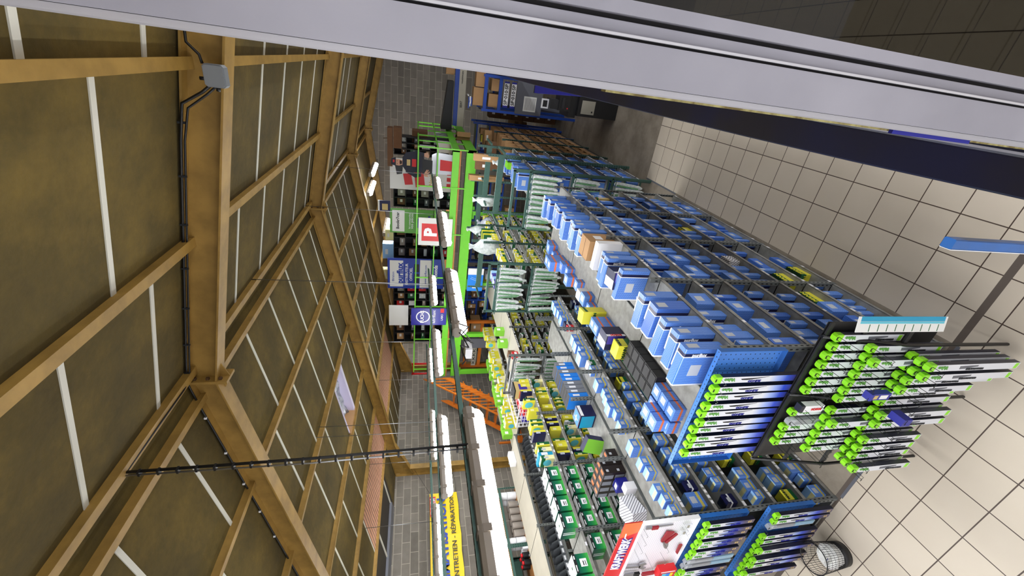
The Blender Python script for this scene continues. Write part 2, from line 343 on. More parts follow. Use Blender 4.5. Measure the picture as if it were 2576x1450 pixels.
# portal frames
def ibeam(b, p0, p1, d0, d1, fw=.14, mat='mustard_steel'):
    (xa, ya, za), (xb, yb, zb) = p0, p1
    for (dy0, dy1, t0a, t1a, t0b, t1b) in ((-fw/2, fw/2, 0, -.012, 0, -.012), (-.005, .005, -.01, -d0+.01, -.01, -d1+.01), (-fw/2, fw/2, -d0+.012, -d0, -d1+.012, -d1)):
        P8 = [(xa, ya+dy0, za+t1a), (xa, ya+dy1, za+t1a), (xa, ya+dy1, za+t0a), (xa, ya+dy0, za+t0a), (xb, yb+dy0, zb+t1b), (xb, yb+dy1, zb+t1b), (xb, yb+dy1, zb+t0b), (xb, yb+dy0, zb+t0b)]
        k = len(b.v); b.v += P8
        for q in ((0, 1, 2, 3), (7, 6, 5, 4), (0, 4, 5, 1), (1, 5, 6, 2), (2, 6, 7, 3), (3, 7, 4, 0)): b.face(tuple(k+i for i in q), mat)
names = ['nearest the camera with a cable along it', 'second from the camera, behind the roof opening', 'third from the camera', 'against the far block wall']
for i, (y0_, sk) in enumerate(RAF):
    e = empty('portal_frame', (0, 0, 0), 'mustard steel roof portal frame, ' + names[i], 'steel frame', 'portal frames')
    zt = lambda x: roofz(x) - .012
    b = MB(); yl = lambda x: y0_ + sk*(XR-x)/(XR-XW)
    ye = ywall(XW)-.12 if i == 3 else yl(XW)
    ibeam(b, (XR, y0_, zt(XR)), (-8.4, y0_+(ye-y0_)*.83, zt(-8.4)), .20, .21); ibeam(b, (-8.4, y0_+(ye-y0_)*.83, zt(-8.4)), (XW+.04, ye, zt(XW+.04)), .21, .45)
    b.build('left_rafter', e)
    b = MB(); yr = ywall(XE)-.2 if i == 3 else y0_
    ibeam(b, (XR, y0_, zt(XR)), (XE-.05, yr, zt(XE)), .20, .24); b.build('right_rafter', e)
    b = MB(); b.box(XR-.012, XR+.012, y0_-.075, y0_+.075, zt(XR)-.27, zt(XR)+.005, 'mustard_steel')
    b.prism([(XR, y0_-.004, zt(XR)-.20), (XR+.13, y0_-.004, zt(XR)-.225), (XR+.02, y0_-.004, zt(XR)-.265), (XR, y0_-.004, zt(XR)-.27)], (0, .008, 0), 'mustard_steel')
    b.prism([(XR, y0_-.004, zt(XR)-.27), (XR-.1, y0_-.004, zt(XR)-.22), (XR, y0_-.004, zt(XR)-.20)], (0, .008, 0), 'mustard_steel')
    for k in range(3): b.cbox(XR+.02, y0_-.045, zt(XR)-.05-.085*k, .02, .02, .02, 'rust')
    b.build('ridge_plate', e)
    if i < 3:
        b = MB(); b.box(XW, XW+.26, ye-.01, ye+.01, 0, zt(XW)-.1, 'mustard_steel'); b.box(XW, XW+.012, ye-.07, ye+.07, 0, zt(XW), 'mustard_steel'); b.box(XW+.25, XW+.262, ye-.07, ye+.07, 0, zt(XW)-.2, 'mustard_steel')
        b.build('column', e)
# cable clipped along the near frame, junction box, drop cable to the lamp rail
pts = [(0.05, 2.72, 5.18)]
e = empty('junction_box', (-.24, 2.72, 5.03), 'grey square junction box on the nearest roof frame, beside the window frame', 'junction box')
b = MB(); b.chbox(-.055, .055, -.05, 0, -.05, .05, 'grey_box', .012, 'y'); b.build('box', e)
b = MB(); b.chbox(-.05, .05, -.058, -.05, -.045, .045, 'grey_box', .01, 'y'); b.build('lid', e)
b = MB(); b.tube([(-.02, -.02, .05), (-.02, -.02, .08)], .01, 'black'); b.build('gland', e)
b = MB(); b.tube([(-.055, -.02, 0), (-.075, -.02, .005)], .01, 'black'); b.build('gland', e)
b = MB(); zt = lambda x: roofz(x) - .012
b.tube([(.02, 2.74, zt(.02)-.005), (-.03, 2.735, zt(0)-.03), (-.10, 2.72, zt(-.1)-.05), (-.15, 2.715, zt(-.1)-.10), (-.19, 2.71, 5.09)], .007, 'cable')
b.tube([(-.28, 2.715, 5.06), (-.33, 2.72, 5.12), (-.40, 2.735, zt(-.4)-.02)] + [(x, 2.742, zt(x)-.008) for x in (-.6, -.9, -1.2, -1.5, -1.8, -2.1, -2.34)] + [(x, 2.742, zt(x)-.01) for x in (-2.6, -3.2, -4, -5, -6)], .008, 'cable')
b.tube([(-.28, 2.715, 5.03), (-.34, 2.72, 5.10), (-.42, 2.73, zt(-.42)-.05)] + [(x, 2.742, zt(x)-.028) for x in (-.6, -.9, -1.3, -1.7, -2.1, -2.3)] + [(-2.29, 2.6, 5.565), (-2.285, 2.3, 5.565), (-2.29, 1.93, 5.57)], .006, 'cable')
for x in (-.5, -.8, -1.1, -1.4, -1.7, -2.0, -2.25): b.cbox(x, 2.74, zt(x)-.015, .012, .012, .04, 'hole')
for x in (-2.7, -3.1, -3.5, -3.9, -4.3, -4.8): b.cbox(x, 2.735, zt(x)-.008, .014, .016, .018, 'white_plastic')
tag(b.build('power_cable'), 'black power cables clipped along the nearest mustard roof frame', 'cable')
# ================= LAMPS ON SLOTTED RAILS =================
def lamp_proto():
    e = empty('fluorescent_lamp', (0, 0, 0), 'x', 'lamp'); L = 1.30
    b = MB(); b.chbox(-.055, .055, 0, L, .0, .085, 'lamp_body', .022, 'y'); b.build('housing', e)
    for k in range(5):
        b = MB(); y = .1 + (L-.2)*k/4; b.cbox(-.058, y, .035, .008, .045, .05, 'clip'); b.cbox(.058, y, .035, .008, .045, .05, 'clip'); b.cbox(0, y, .088, .124, .03, .008, 'clip'); b.build('clip', e)
    b = MB(); n = 10; k0 = len(b.v)
    ys = [.0, .015, .05, L-.05, L-.015, L]; rs = [.25, .75, 1, 1, .75, .25]
    for y, r in zip(ys, rs): b.v += [(.050*r*math.cos(PI+PI*i/n), y, -.001+.066*r*math.sin(PI+PI*i/n)) for i in range(n+1)]
    for s in range(5):
        for i in range(n): a = k0+s*(n+1)+i; b.face((a, a+1, a+n+2, a+n+1), 'tube', None, True)
    b.build('diffuser', e)
    return e
LP = Proto(lamp_proto)
rows = [(-2.30, 3.55, 'right', [(-2.2, 'on the right rail, out of view behind the camera'), (-.6, 'on the right rail, out of view beside the camera'), (.97, 'hanging nearest and largest at the bottom of the view'), (3.29, 'second along the right lamp rail from the camera'), (5.45, 'third along the right lamp rail, beside the square red sign'), (7.72, 'fourth along the right lamp rail, in front of the poster')]),
        (-4.70, 3.545, 'middle', [(-1.6, 'on the middle rail, out of view behind the camera'), (1.0, 'on the middle rail, out of view on the camera side'), (3.26, 'nearest on the middle rail, ending at the yellow banner'), (5.5, 'second on the middle rail from the camera'), (7.8, 'third on the middle rail, in front of the blue poster')]),
        (-7.07, 3.515, 'left', [(1.3, 'on the left rail at the very edge of the view'), (3.45, 'on the left rail, in front of the yellow banner'), (5.74, 'on the left rail, above the brick wall middle'), (8.05, 'farthest on the left rail, near the orange stairs')])]
for k, (x, y) in enumerate(((-.9, -2.3), (1.0, -2.0), (-2.9, -2.6))): LP.place((x, y, 4.35), 0, 'unseen lamp added under the roof behind the camera, %s' % ['middle one', 'right one', 'left one'][k], 'lamp', 'added lamps behind the camera')  # unseen lamps added to brighten the aisle side of the shelving
for k, y in enumerate((-.6, 1.6, 3.8, 6.0, 8.2)): LP.place((2.5, y, 3.75), 0, 'lamp added over the right-hand hall, out of view, %s from the camera' % ['first', 'second', 'third', 'fourth', 'fifth'][k], 'lamp', 'added lamps over the right-hand hall')  # added row out of view, lights the tiled aisle from the right
for X, Z, side, L in rows:
    for y, lab in L: LP.place((X, y, Z), 0, 'long white fluorescent lamp ' + lab, 'lamp', 'fluorescent lamps on the rails')
    b = MB(); xo = X - .02; y1 = 9.6
    mt = 'post_green' if side != 'left' else 'post_green'
    b.box(xo-.02, xo+.02, -2.4, y1, Z+.103, Z+.107, mt); b.box(xo-.022, xo-.018, -2.4, y1, Z+.066, Z+.107, mt)
    y = .3
    while y < y1: b.cbox(xo, y, Z+.1075, .012, .035, .003, 'hole'); b.cbox(xo-.0225, y+.02, Z+.088, .003, .03, .012, 'hole'); y += .06
    for y in (.95, 2.2, 3.35, 4.5, 5.6, 6.8, 7.9, 9.0): b.cbox((xo+X)/2, y, Z+.098, .14, .025, .012, 'post_green')
    tag(b.build('lamp_rail'), 'perforated grey-green metal rail carrying the %s row of fluorescent lamps' % side, 'lamp rail', 'lamp rails')
def wire(pts, r, mat, name, label, cat, group=None): b = MB(); b.tube(pts, r, mat, 5); return tag(b.build(name), label, cat, group)
b = MB(); b.tube([(-2.29, 1.93, 5.57), (-2.292, 1.935, 4.6), (-2.27, 1.94, 3.63)], .009, 'cable'); b.tube([(-2.30, 1.915, 5.57), (-2.31, 1.915, 4.6), (-2.285, 1.92, 3.63)], .005, 'wire')
for k in range(20): b.cbox(-2.296, 1.925, 3.7+.095*k, .03, .03, .012, 'black')
tag(b.build('drop_cable'), 'black cable strapped to a chain, dropping from the ridge to the right lamp rail', 'cable')
for X, ys, s in ((-2.25, (4.2, 6.6, 9.2), 'right'), (-4.66, (4.27, 4.45, 6.41, 8.6), 'middle'), (-7.03, (4.44, 5.7, 5.95, 8.1), 'left')):
    for k, y in enumerate(ys):
        o = wire([(X, y, roofz(X)), (X-.02 if s == 'left' else X-.02, y, 3.58)], .0045, 'wire', 'suspension_chain', 'thin grey chain, number %d from the camera, holding the %s lamp rail' % (k+1, s), 'chain', 'chains holding the lamp rails')
        o['label'] = 'thin grey chain holding the %s lamp rail, %s from the camera' % (s, ['first', 'second', 'third', 'fourth'][k])
b = MB(); b.tube([(-2.2, 3.3, 3.58), (-2.17, 3.2, 3.50), (-2.15, 3.05, 3.58), (-2.22, 2.95, 3.52), (-2.16, 2.9, 3.6), (-2.24, 2.8, 3.56), (-2.2, 2.7, 3.6)], .006, 'cable'); b.tube([(-2.25, 3.28, 3.56), (-2.3, 3.12, 3.45), (-2.2, 3.0, 3.5), (-2.15, 3.08, 3.6)], .005, 'cable')
b.cbox(-2.27, 2.98, 3.52, .10, .12, .06, 'white_plastic')
tag(b.build('loose_cable'), 'looped black lamp cable with a white connector on the right lamp rail', 'cable')
# a bright worklight strip above the mezzanine, at the far frame
for k, (x, y, z, l) in enumerate(((-4.6, 11.4, 4.78, .8), (-2.95, 11.4, 5.10, .5), (-3.5, 11.5, 5.18, .5), (-7.9, 11.4, 4.24, .9))):
    LP.place((x, y, z), 0, 'fluorescent lamp under the roof above the mezzanine, ' + ['over the green poster', 'nearest the ridge, upper of two', 'lower of the two near the ridge', 'below the blank white board'][k], 'lamp', 'lamps over the mezzanine')
# ================= WINDOW THE PHOTO IS TAKEN THROUGH =================
Yp = .50
e = empty('window_1', (0, 0, 0), None, None); tag(e, kind='structure')
def az(a0, a1, y0, y1, mat, b, z0=2.55, z1=5.12): b.box(a0*Yp, a1*Yp, y0, y1, z0, z1, mat)
b = MB(); az(-.003, .083, Yp, Yp+.03, 'alu', b); az(.083, .090, Yp+.008, Yp+.03, 'gasket', b); az(.089, .0945, Yp-.002, Yp+.03, 'alu_light', b); az(.0945, .118, Yp+.004, Yp+.03, 'alu', b)
az(.118, .1285, Yp+.012, Yp+.03, 'gasket', b); az(.1285, .155, Yp-.004, Yp+.03, 'alu', b)
b.box(-.010, -.002, Yp+.024, Yp+.027, 2.55, 5.12, 'alu_light'); b.box(-.006, -.001, Yp+.03, Yp+.038, 2.55, 5.12, 'gasket'); b.box(-.008, -.002, Yp+.012, Yp+.018, 2.55, 5.12, 'alu_light')
b.build('frame', e)
b = MB(); b.box(-.013, -.003, Yp+.04, Yp+.055, 2.55, 3.78, 'foam_tape'); b.box(-.0155, -.006, Yp+.03, Yp+.036, 3.16, 3.32, 'bright_navy'); b.build('sealing_tape', e)
b = MB(); b.box(.077, 1.2, Yp+.012, Yp+.017, 2.55, 5.0, 'tinted_glass'); b.build('pane', e)
b = MB(); b.box(.083, .093, Yp-.02, Yp+.004, 3.82, 4.9, 'alu'); b.box(.094, .102, Yp-.022, Yp-.012, 3.84, 4.9, 'alu_light'); b.build('sliding_track', e)
# ================= SHELVING =================
ORD = ['first', 'second', 'third', 'fourth', 'fifth', 'sixth', 'seventh', 'eighth', 'ninth', 'tenth', '11th', '12th', '13th', '14th', '15th', '16th', '17th', '18th', '19th', '20th', '21st', '22nd', '23rd', '24th', '25th', '26th', '27th', '28th', '29th', '30th']
def pix(p):
    d = Vector(p) - Vector((0, 0, H)); z = d.dot(CF)
    if z < .1: return None
    return 1288+1045.6*d.dot(CX)/z, 725+1045.6*d.dot(CD)/z
OCC = [(-2.44, -1.46, 1.9, 5.79, 0, 1.92), (-4.24, -3.25, 1.85, 5.7, 0, 1.64), (-6.0, -5.03, 1.85, 5.8, 0, 1.88), (-7.7, -6.83, 3.0, 6.0, 0, 1.84), (-2.4, -1.47, 6.65, 8.5, 0, 2.3), (-4.2, -3.25, 6.85, 9.5, 0, 2.4), (-6.0, -5.04, 6.4, 10.4, 0, 1.85), (-7.7, -6.83, 6.3, 10, 0, 1.68)]
def seen(p, margin=0):
    q = pix(p)
    if q is None or not (-30 < q[0] < 2606 and -30 < q[1] < 1480): return False
    a = Vector((0, 0, H)); d = Vector(p)-a
    for x0, x1, y0, y1, z0, z1 in OCC:
        t0, t1 = 0.0, 1.0
        for k, (lo, hi) in enumerate(((x0, x1), (y0, y1), (z0, z1))):
            if abs(d[k]) < 1e-9:
                if not lo < a[k] < hi: t0 = 2
            else:
                u, v = (lo-a[k])/d[k], (hi-a[k])/d[k]
                if u > v: u, v = v, u
                t0 = max(t0, u); t1 = min(t1, v)
        if t1 - t0 > .04 and t1 < .985: return False
    return True
def post(b, x, y, z0, z1, mat, sx=1, sy=1, w=.035):   # slotted angle
    b.box(min(x, x-sx*w), max(x, x-sx*w), y-.0015, y+.0015, z0, z1, mat); b.box(x-.0015, x+.0015, min(y, y+sy*w), max(y, y+sy*w), z0, z1, mat)
    z = z0+.06
    while z < z1-.03:
        b.cbox(x-sx*w/2, y-.002*1, z, .009, .002, .022, 'hole'); b.cbox(x+.002*(1 if sx > 0 else -1), y+sy*w/2, z, .002, .009, .022, 'hole'); z += .05
MC = {}
def unit(label, x, y0, y1, depth, zs, ztop, pm, sm, group, lipm=None, tags=0, last=False, back=False, seed=0, name='shelving_unit', brace=False):
    """front face at x looking to +X (back=True: the unit behind it, looking to -X)"""
    e = empty(name, (x, y0, 0), label, 'shelving', group); rnd = random.Random(seed); L = y1-y0; s = -1
    pts = [(0, 0, 1, 1), (-depth, 0, -1, 1)] + ([(0, L, 1, -1), (-depth, L, -1, -1)] if last else [])
    for px, py, sx, sy in pts:
        k = ('post', px == 0, py == 0, pm, ztop, depth if px else 0, L if py else 0)
        if k not in MC: b = MB(); post(b, px, py, 0, ztop, pm, sx, sy); MC[k] = b.mesh('post')
        link('post', MC[k], e)
    for i, z in enumerate(zs):
        top = i == len(zs)-1
        b = MB(); b.box(-depth+.003, -.003, .003, L-.003, z-.004, z, 'shelf_beige' if (top and sm == 'galv2') else ('galv' if (sm == 'galv2' or top) else ('shelf_shaded' if group == 'bays of the second shelving row' else sm)))  # second row: shade on the lower shelves is put into a darker colour
        lm = lipm or pm
        b.box(-.006, 0, .003, L-.003, z-.032, z, lm); b.box(-depth, -depth+.003, .003, L-.003, z-.03, z, lm); b.box(-depth, 0, .003, .006, z-.03, z, lm); b.box(-depth, 0, L-.006, L-.003, z-.03, z, lm)
        if tags:
            y = .04
            while y < L-.06:
                if rnd.random() < tags: b.box(0, .002, y, y+rnd.choice((.03, .045)), z-.03, z-.006, 'white_card')
                y += .055
            if tags > .5: b.box(-.0005, .0005, .01, L-.01, z-.032, z, 'rack_black')
        b.build('shelf', e)
    if brace:
        b = MB(); b.tube([(-depth+.01, .02, ztop-.3), (-depth+.01, L-.02, ztop-1.3)], .004, 'post_grey', 4); b.build('brace', e)
    return e
AZ = [.05, .366, .68, .983, 1.294, 1.609, 1.925]; BZ = [.04, .375, .711, 1.038, 1.344, 1.654]; CZ = [.24, .52, .80, 1.07, 1.35, 1.63, 1.90]
bayn = ['first', 'second', 'third', 'fourth', 'fifth']
AY = [1.87, 2.855, 3.835, 4.80, 5.80]; BY = [1.82, 2.80, 3.765, 4.72, 5.70]; CY = [1.83, 2.83, 3.83, 4.83, 5.83]; DY = [3.0, 4.0, 5.0, 6.0]
for i in range(4):
    unit('grey metal shelving bay full of blue boxes along the tiled floor, %s from the camera' % bayn[i], -1.45, AY[i], AY[i+1], .43, AZ, 2.02, 'post_grey', 'galv', 'bays of the shelving beside the tiled floor', 'galv', .16, i == 3, seed=i)
    unit('grey shelving bay backing the row beside the tiles, %s from the camera' % bayn[i], -1.905, AY[i], AY[i+1], .53, [.366, .983, 1.609, 1.925], 1.96, 'post_grey', 'galv', 'rear bays of the row beside the tiles', 'post_grey', 0, i == 3, seed=i+9)
    unit('grey shelving bay with small blue boxes in the second row, %s from the camera' % bayn[i], -3.236, BY[i], BY[i+1], .46, BZ, 1.97, 'post_grey', 'galv', 'bays of the second shelving row', 'galv', .45, i == 3, seed=i+20)
    unit('grey shelving bay behind the small blue boxes, %s from the camera' % bayn[i], -3.75, BY[i]+.06, BY[i+1]+.06, .46, [.375, 1.038, 1.654], 1.95, 'post_grey', 'galv', 'rear bays of the second row', 'post_grey', 0, i == 3, seed=i+30)
    unit('grey shelving bay of the third row, %s from the camera' % bayn[i], -5.02, CY[i], CY[i+1], .46, CZ, 1.96, 'post_grey', 'shelf_beige' if i == 3 else 'galv', 'bays of the third shelving row', 'galv', .2, i == 3, seed=i+40)
for i in range(3):
    unit('grey shelving bay with plastic bins and beige top, %s from the camera' % bayn[i], -6.81, DY[i], DY[i+1], .9, [.5, 1.0, 1.5, 1.86], 1.88, 'post_grey', 'galv2', 'bin shelving bays of the fourth row', 'post_grey', 0, i == 2, seed=i+50)
E2 = [('A', -1.45, [6.62, 7.6, 8.55], [.2, .5, .8, 1.12, 1.44, 1.78, 2.10], 2.46, 'farther green-framed bay of blue boxes'), ('B', -3.2, [6.82, 7.8, 8.8, 9.8], [.3, .62, .95, 1.27, 1.6, 1.93, 2.25], 2.62, 'farther green-framed bay of small cartons'),
      ('C', -5.02, [6.4, 7.4, 8.4, 9.4, 10.4], [.5, .78, 1.06, 1.34, 1.62, 1.88], 1.93, 'farther beige-topped bay of yellow boxes'), ('D', -6.81, [6.3, 7.3, 8.3, 9.3, 10.2], [.6, 1.0, 1.38, 1.70], 1.73, 'low bay with yellow and green boxes on top')]
for nm, x, ys, zs, zt_, lab in E2:
    for i in range(len(ys)-1):
        pm = 'post_green' if nm in 'AB' else 'post_grey'
        unit('%s, %s from the camera' % (lab, bayn[i]), x, ys[i], ys[i+1], .48 if nm not in 'CD' else .95, zs, zt_, pm, 'galv2' if nm in 'CD' else 'galv', lab + 's', 'rack_black' if nm in 'BC' else pm, .75 if nm in 'ABC' else .3, i == len(ys)-2, seed=i+60)
# ================= BOXES =================
def stk(b, z0, z1, *a, **k): b.box(*a, z0, z1, **k)
def air_box(dx, dy, dz, deep=False, text_=False):
    """tall thin filter carton standing like a book: narrow spine to +X, printed side to -Y"""
    def f():
        c = 'blue_dotted_deep' if deep else 'blue_dotted'; b = MB()
        for (u0, u1, mt) in ((0, .035, c), (.035, .062, 'navy'), (.062, .070, 'white_card'), (.070, dx-.012, c), (dx-.012, dx, 'white_card')):
            b.chbox(-u1, -u0, 0, dy, 0, dz, mt, min(.008, dy*.2))
        b.box(-dx*.6, -.004, dy*.88, dy+.0006, .004, dz+.0006, 'white_card')
        o = b.build('air_filter_box')
        b = MB(); b.box(-dx*.72, -dx*.42, -.0012, .002, dz*.45, dz*.72, 'sticker'); b.build('sticker', o); b = MB(); b.box(-.003, .0012, dy*.25, dy*.75, dz*.62, dz*.9, 'sticker'); b.build('sticker', o)
        if text_: text('purflux', 'white_plastic', o, (-.048, -.0014, dz*.62), (0, 0, -1), (1, 0, 0), length=.11, bold=.02, name='brand_name')
        return o
    return f
def wide_box(dx, dy, dz, mt='blue_dotted', st=True):
    """carton lying with a sticker on top and front"""
    def f():
        b = MB(); b.chbox(-dx, 0, 0, dy, 0, dz, mt, .004, 'z'); b.box(-dx*.98, -.004, .003, .0012, 0.003, dz-.003, mt)
        b.box(-dx-.0004, -dx*.9, -.0004, dy+.0004, dz*.3, dz+.0008, 'white_card')
        o = b.build('cabin_filter_box')
        b = MB(); b.box(-.002, .0012, dy*.3, dy*.7, dz*.4, dz*.8, 'sticker'); b.build('sticker', o); b = MB(); b.box(-dx*.6, -dx*.25, dy*.25, dy*.8, dz-.001, dz+.0012, 'sticker'); b.build('sticker', o); return o
    return f
def oil_box(dx, dy, dz):
    def f():
        b = MB()
        for z0, z1, mt in ((0, dz*.16, 'blue_dotted'), (dz*.16, dz*.34, 'yellow_band'), (dz*.34, dz, 'blue_dotted')): b.chbox(-dx, 0, 0, dy, z0, z1, mt, .004, 'z')
        b.box(-dx+.004, -.004, .004, dy-.004, dz-.001, dz+.0008, 'pale_blue'); b.box(-dx*.9, -.01, dy*.1, dy*.45, dz, dz+.0014, 'cream')
        o = b.build('oil_filter_box')
        b = MB(); b.box(-.001, .0014, dy*.25, dy*.68, dz*.5, dz*.86, 'sticker'); b.build('sticker', o); return o
    return f
def print_box(dx, dy, dz, body, band, bandz=(.75, 1.0), topm=None, stick='sticker', word=None, wmat='mann_dark', name='filter_box', vertical=False, disc=None):
    def f():
        b = MB()
        if vertical: b.chbox(-dx, 0, 0, dy*bandz[0], 0, dz, body, .003, 'z'); b.chbox(-dx, 0, dy*bandz[0], dy, 0, dz, band, .003, 'z')
        else:
            for z0, z1, mt in ((0, bandz[0], body), (bandz[0], bandz[1], band), (bandz[1], 1, body)):
                if z1 > z0: b.chbox(-dx, 0, 0, dy, dz*z0, dz*z1, mt, .003, 'z')
        if topm: b.box(-dx+.003, -.003, .003, dy-.003, dz-.001, dz+.001, topm)
        if disc: 
            n = 16; k = len(b.v); r = min(dx, dz)*.36; b.v += [(-dx/2+r*math.cos(2*PI*i/n), -.0014, dz*.5+r*math.sin(2*PI*i/n)) for i in range(n)]; b.face(tuple(k+i for i in range(n)), disc)
            k = len(b.v); r = min(dy, dx)*.34; b.v += [(-dx/2+r*math.cos(2*PI*i/n), dy/2+r*math.sin(2*PI*i/n), dz+.0016) for i in range(n)]; b.face(tuple(k+i for i in range(n)), disc)
        o = b.build(name)
        if stick: b = MB(); b.box(-.001, .0016, dy*.15, dy*.6, dz*.45, dz*.8, stick); b.build('sticker', o)
        if word:
            text(word, wmat, o, (-dx/2, dy*.5, dz+.002), (1, 0, 0), (0, 1, 0), length=dx*.85, bold=.03, name='brand_name') if word == 'x' else text(word, wmat, o, (-dx*.5, -.002, dz*.5), (1, 0, 0), (0, 0, 1), length=dx*.86, bold=.03, name='brand_name')
            text(word, wmat, o, (.002, dy*.5, dz*.84), (0, 1, 0), (0, 0, 1), length=dy*.84, bold=.03, name='brand_name')
        return o
    return f
def R(fn): return Proto(fn)
AIR = [(R(air_box(*d, text_=tx)), d[1], d[2]) for d, tx in ((((.27, .055, .20)), 0), ((.29, .07, .225), 1), ((.30, .085, .24), 1), ((.24, .06, .17), 0), ((.31, .05, .25), 0), ((.26, .10, .19), 0))] + \
      [(R(air_box(.30, .075, .23, True, 1)), .075, .23), (R(air_box(.28, .06, .21, True)), .06, .21)]
WID = [(R(wide_box(.30, .19, .13)), .19, .13), (R(wide_box(.28, .23, .10, 'blue_dotted_deep')), .23, .10), (R(wide_box(.24, .16, .17)), .16, .17)]
MANNL = R(print_box(.22, .20, .12, 'mann_green', 'mann_yellow', (0, .5), 'mann_dark', None, 'MANN', 'mann_yellow'))
MANN_B = R(print_box(.28, .13, .13, 'mann_yellow', 'mann_yellow', (.5, .9), 'mann_yellow', 'cream', 'FILTER', 'mann_dark'))
WHITE_S = R(print_box(.26, .14, .13, 'black_striped', 'white_striped', (.2, .8), 'black_striped', None))
ORANGEB = R(print_box(.20, .06, .20, 'gold', 'mann_green', (.85, 1.0), 'orange_band'))
def lab(desc, k, shelf, bay, row): return '%s, %s along, %s shelf up, %s bay, %s' % (desc, ORD[min(k, 29)], ORD[shelf], bayn[bay], row)
# --- row beside the tiled floor: every shelf of four bays
rnd = random.Random(11)
SP = {(0, 1, 3): ('MANNL', 0), (1, 0, 1): ('MANNL', 0), (1, 2, 3): ('STR', 0), (3, 4, 4): ('OR', 0), (2, 2, 3): ('YEL', 0), (1, 1, 0): ('MANNL', 0)}
for bay in range(4):
    for sh in range(6):
        y = AY[bay]+.05+rnd.random()*.03; k = 0
        while True:
            q = rnd.random()
            if (bay, sh, k) in SP:
                t = SP[(bay, sh, k)][0]; pr, wy, hz = {'MANNL': (MANNL, .2, .12), 'STR': (WHITE_S, .14, .13), 'OR': (ORANGEB, .06, .2), 'YEL': (MANN_B, .13, .13)}[t]
                d = {'MANNL': 'green and yellow filter box', 'STR': 'black and white striped box', 'OR': 'orange and green box', 'YEL': 'yellow filter box'}[t]; g = None
            elif q < .72: pr, wy, hz = rnd.choice(AIR); d = 'blue dotted filter box standing'; g = 'blue filter boxes standing on the shelves'
            else: pr, wy, hz = rnd.choice(WID); d = 'blue dotted filter box lying'; g = 'blue filter boxes lying on the shelves'
            if y+wy > AY[bay+1]-.05: break
            x = -1.475 - rnd.random()*.035
            pr.place((x, y, AZ[sh]), rnd.uniform(-.03, .03) if q < .9 else rnd.uniform(-.10, .10), lab(d, k, sh, bay, 'tile-side row'), 'box', g)
            y += wy + rnd.choice((.02, .035, .05, .075, .10)) + (0.03 if q >= .72 else 0); k += 1
# --- boxes standing on top of that row (measured)
BIG = [(R(air_box(.30, .10, .30, text_=True)), .10), (R(air_box(.32, .085, .31, text_=True)), .085), (R(air_box(.28, .12, .29, True)), .12), (R(air_box(.31, .07, .28)), .07)]
k = 0
for y, i, x in ((1.93, 1, -1.50), (2.06, 0, -1.47), (2.21, 1, -1.47), (2.38, 2, -1.46), (2.56, 0, -1.46), (3.02, 3, -1.46), (3.27, 1, -1.46), (3.42, 3, -1.47), (4.02, 0, -1.48), (4.22, 1, -1.48), (4.36, 3, -1.49), (4.55, 1, -1.49), (4.70, 3, -1.5), (4.86, 2, -1.5), (5.03, 3, -1.5), (5.25, 2, -1.52), (5.45, 1, -1.52)):
    BIG[i][0].place((x, y, AZ[6]), rnd.uniform(-.06, .06), 'tall blue dotted filter box on top of the tile-side row, %s from the camera' % ORD[k], 'box', 'tall boxes on top of the tile-side row'); k += 1
AIR[3][0].place((-1.60, 2.82, AZ[6]), .5, 'small blue dotted box turned askew on top of the tile-side row, near the second post', 'box')
def carton(name, label, loc, d, rz=0, mat='cardboard', lbl=True, cat='box', group=None, tape=True):
    e = None; b = MB(); dx, dy, dz = d; b.cbox(0, 0, dz/2, dx, dy, dz, mat)
    if tape: b.box(-dx/2-.0005, dx/2+.0005, -.004, .004, dz-.001, dz+.0008, 'cardboard_dark'); b.box(-dx/2, -dx/2+.001, -dy/2, dy/2, dz*.98, dz+.001, 'cardboard_dark')
    o = tag(b.build(name, None, loc, (0, 0, rz)), label, cat, group)
    if lbl: b = MB(); b.box(-dx*.2, dx*.15, -dy/2-.0015, -dy/2+.001, dz*.5, dz*.75, 'white_card'); b.box(dx/2-.001, dx/2+.0015, -dy*.2, dy*.2, dz*.4, dz*.7, 'white_card'); b.build('address_label', o)
    return o
carton('cardboard_box', 'plain brown cardboard box on top of the tile-side row, among the blue boxes', (-1.60, 3.88, AZ[6]), (.22, .24, .30))
carton('white_box', 'plain white box leaning beside the brown cardboard box on the tile-side row', (-1.60, 3.66, AZ[6]), (.30, .08, .27), 0, 'white_card', False, tape=False)
def bosch():
    b = MB(); b.chbox(-.17, 0, 0, .17, 0, .20, 'navy', .003, 'z'); b.box(-.10, -.003, -.0015, .002, .01, .19, 'purple_print'); b.box(-.171, -.08, .0, .171, .199, .2015, 'white_card'); b.box(0, .0015, 0, .03, 0, .2, 'white_card')
    o = b.build('filter_box'); text('BOSCH', 'red', o, (.003, .015, .1), (0, 0, 1), (0, -1, 0), length=.12, bold=.03, name='brand_name'); return o
BO = R(bosch); BO.place((-1.52, 3.10, AZ[6]+.10), .1, 'dark navy and white box tipped over a blue box on the tile-side row', 'box')
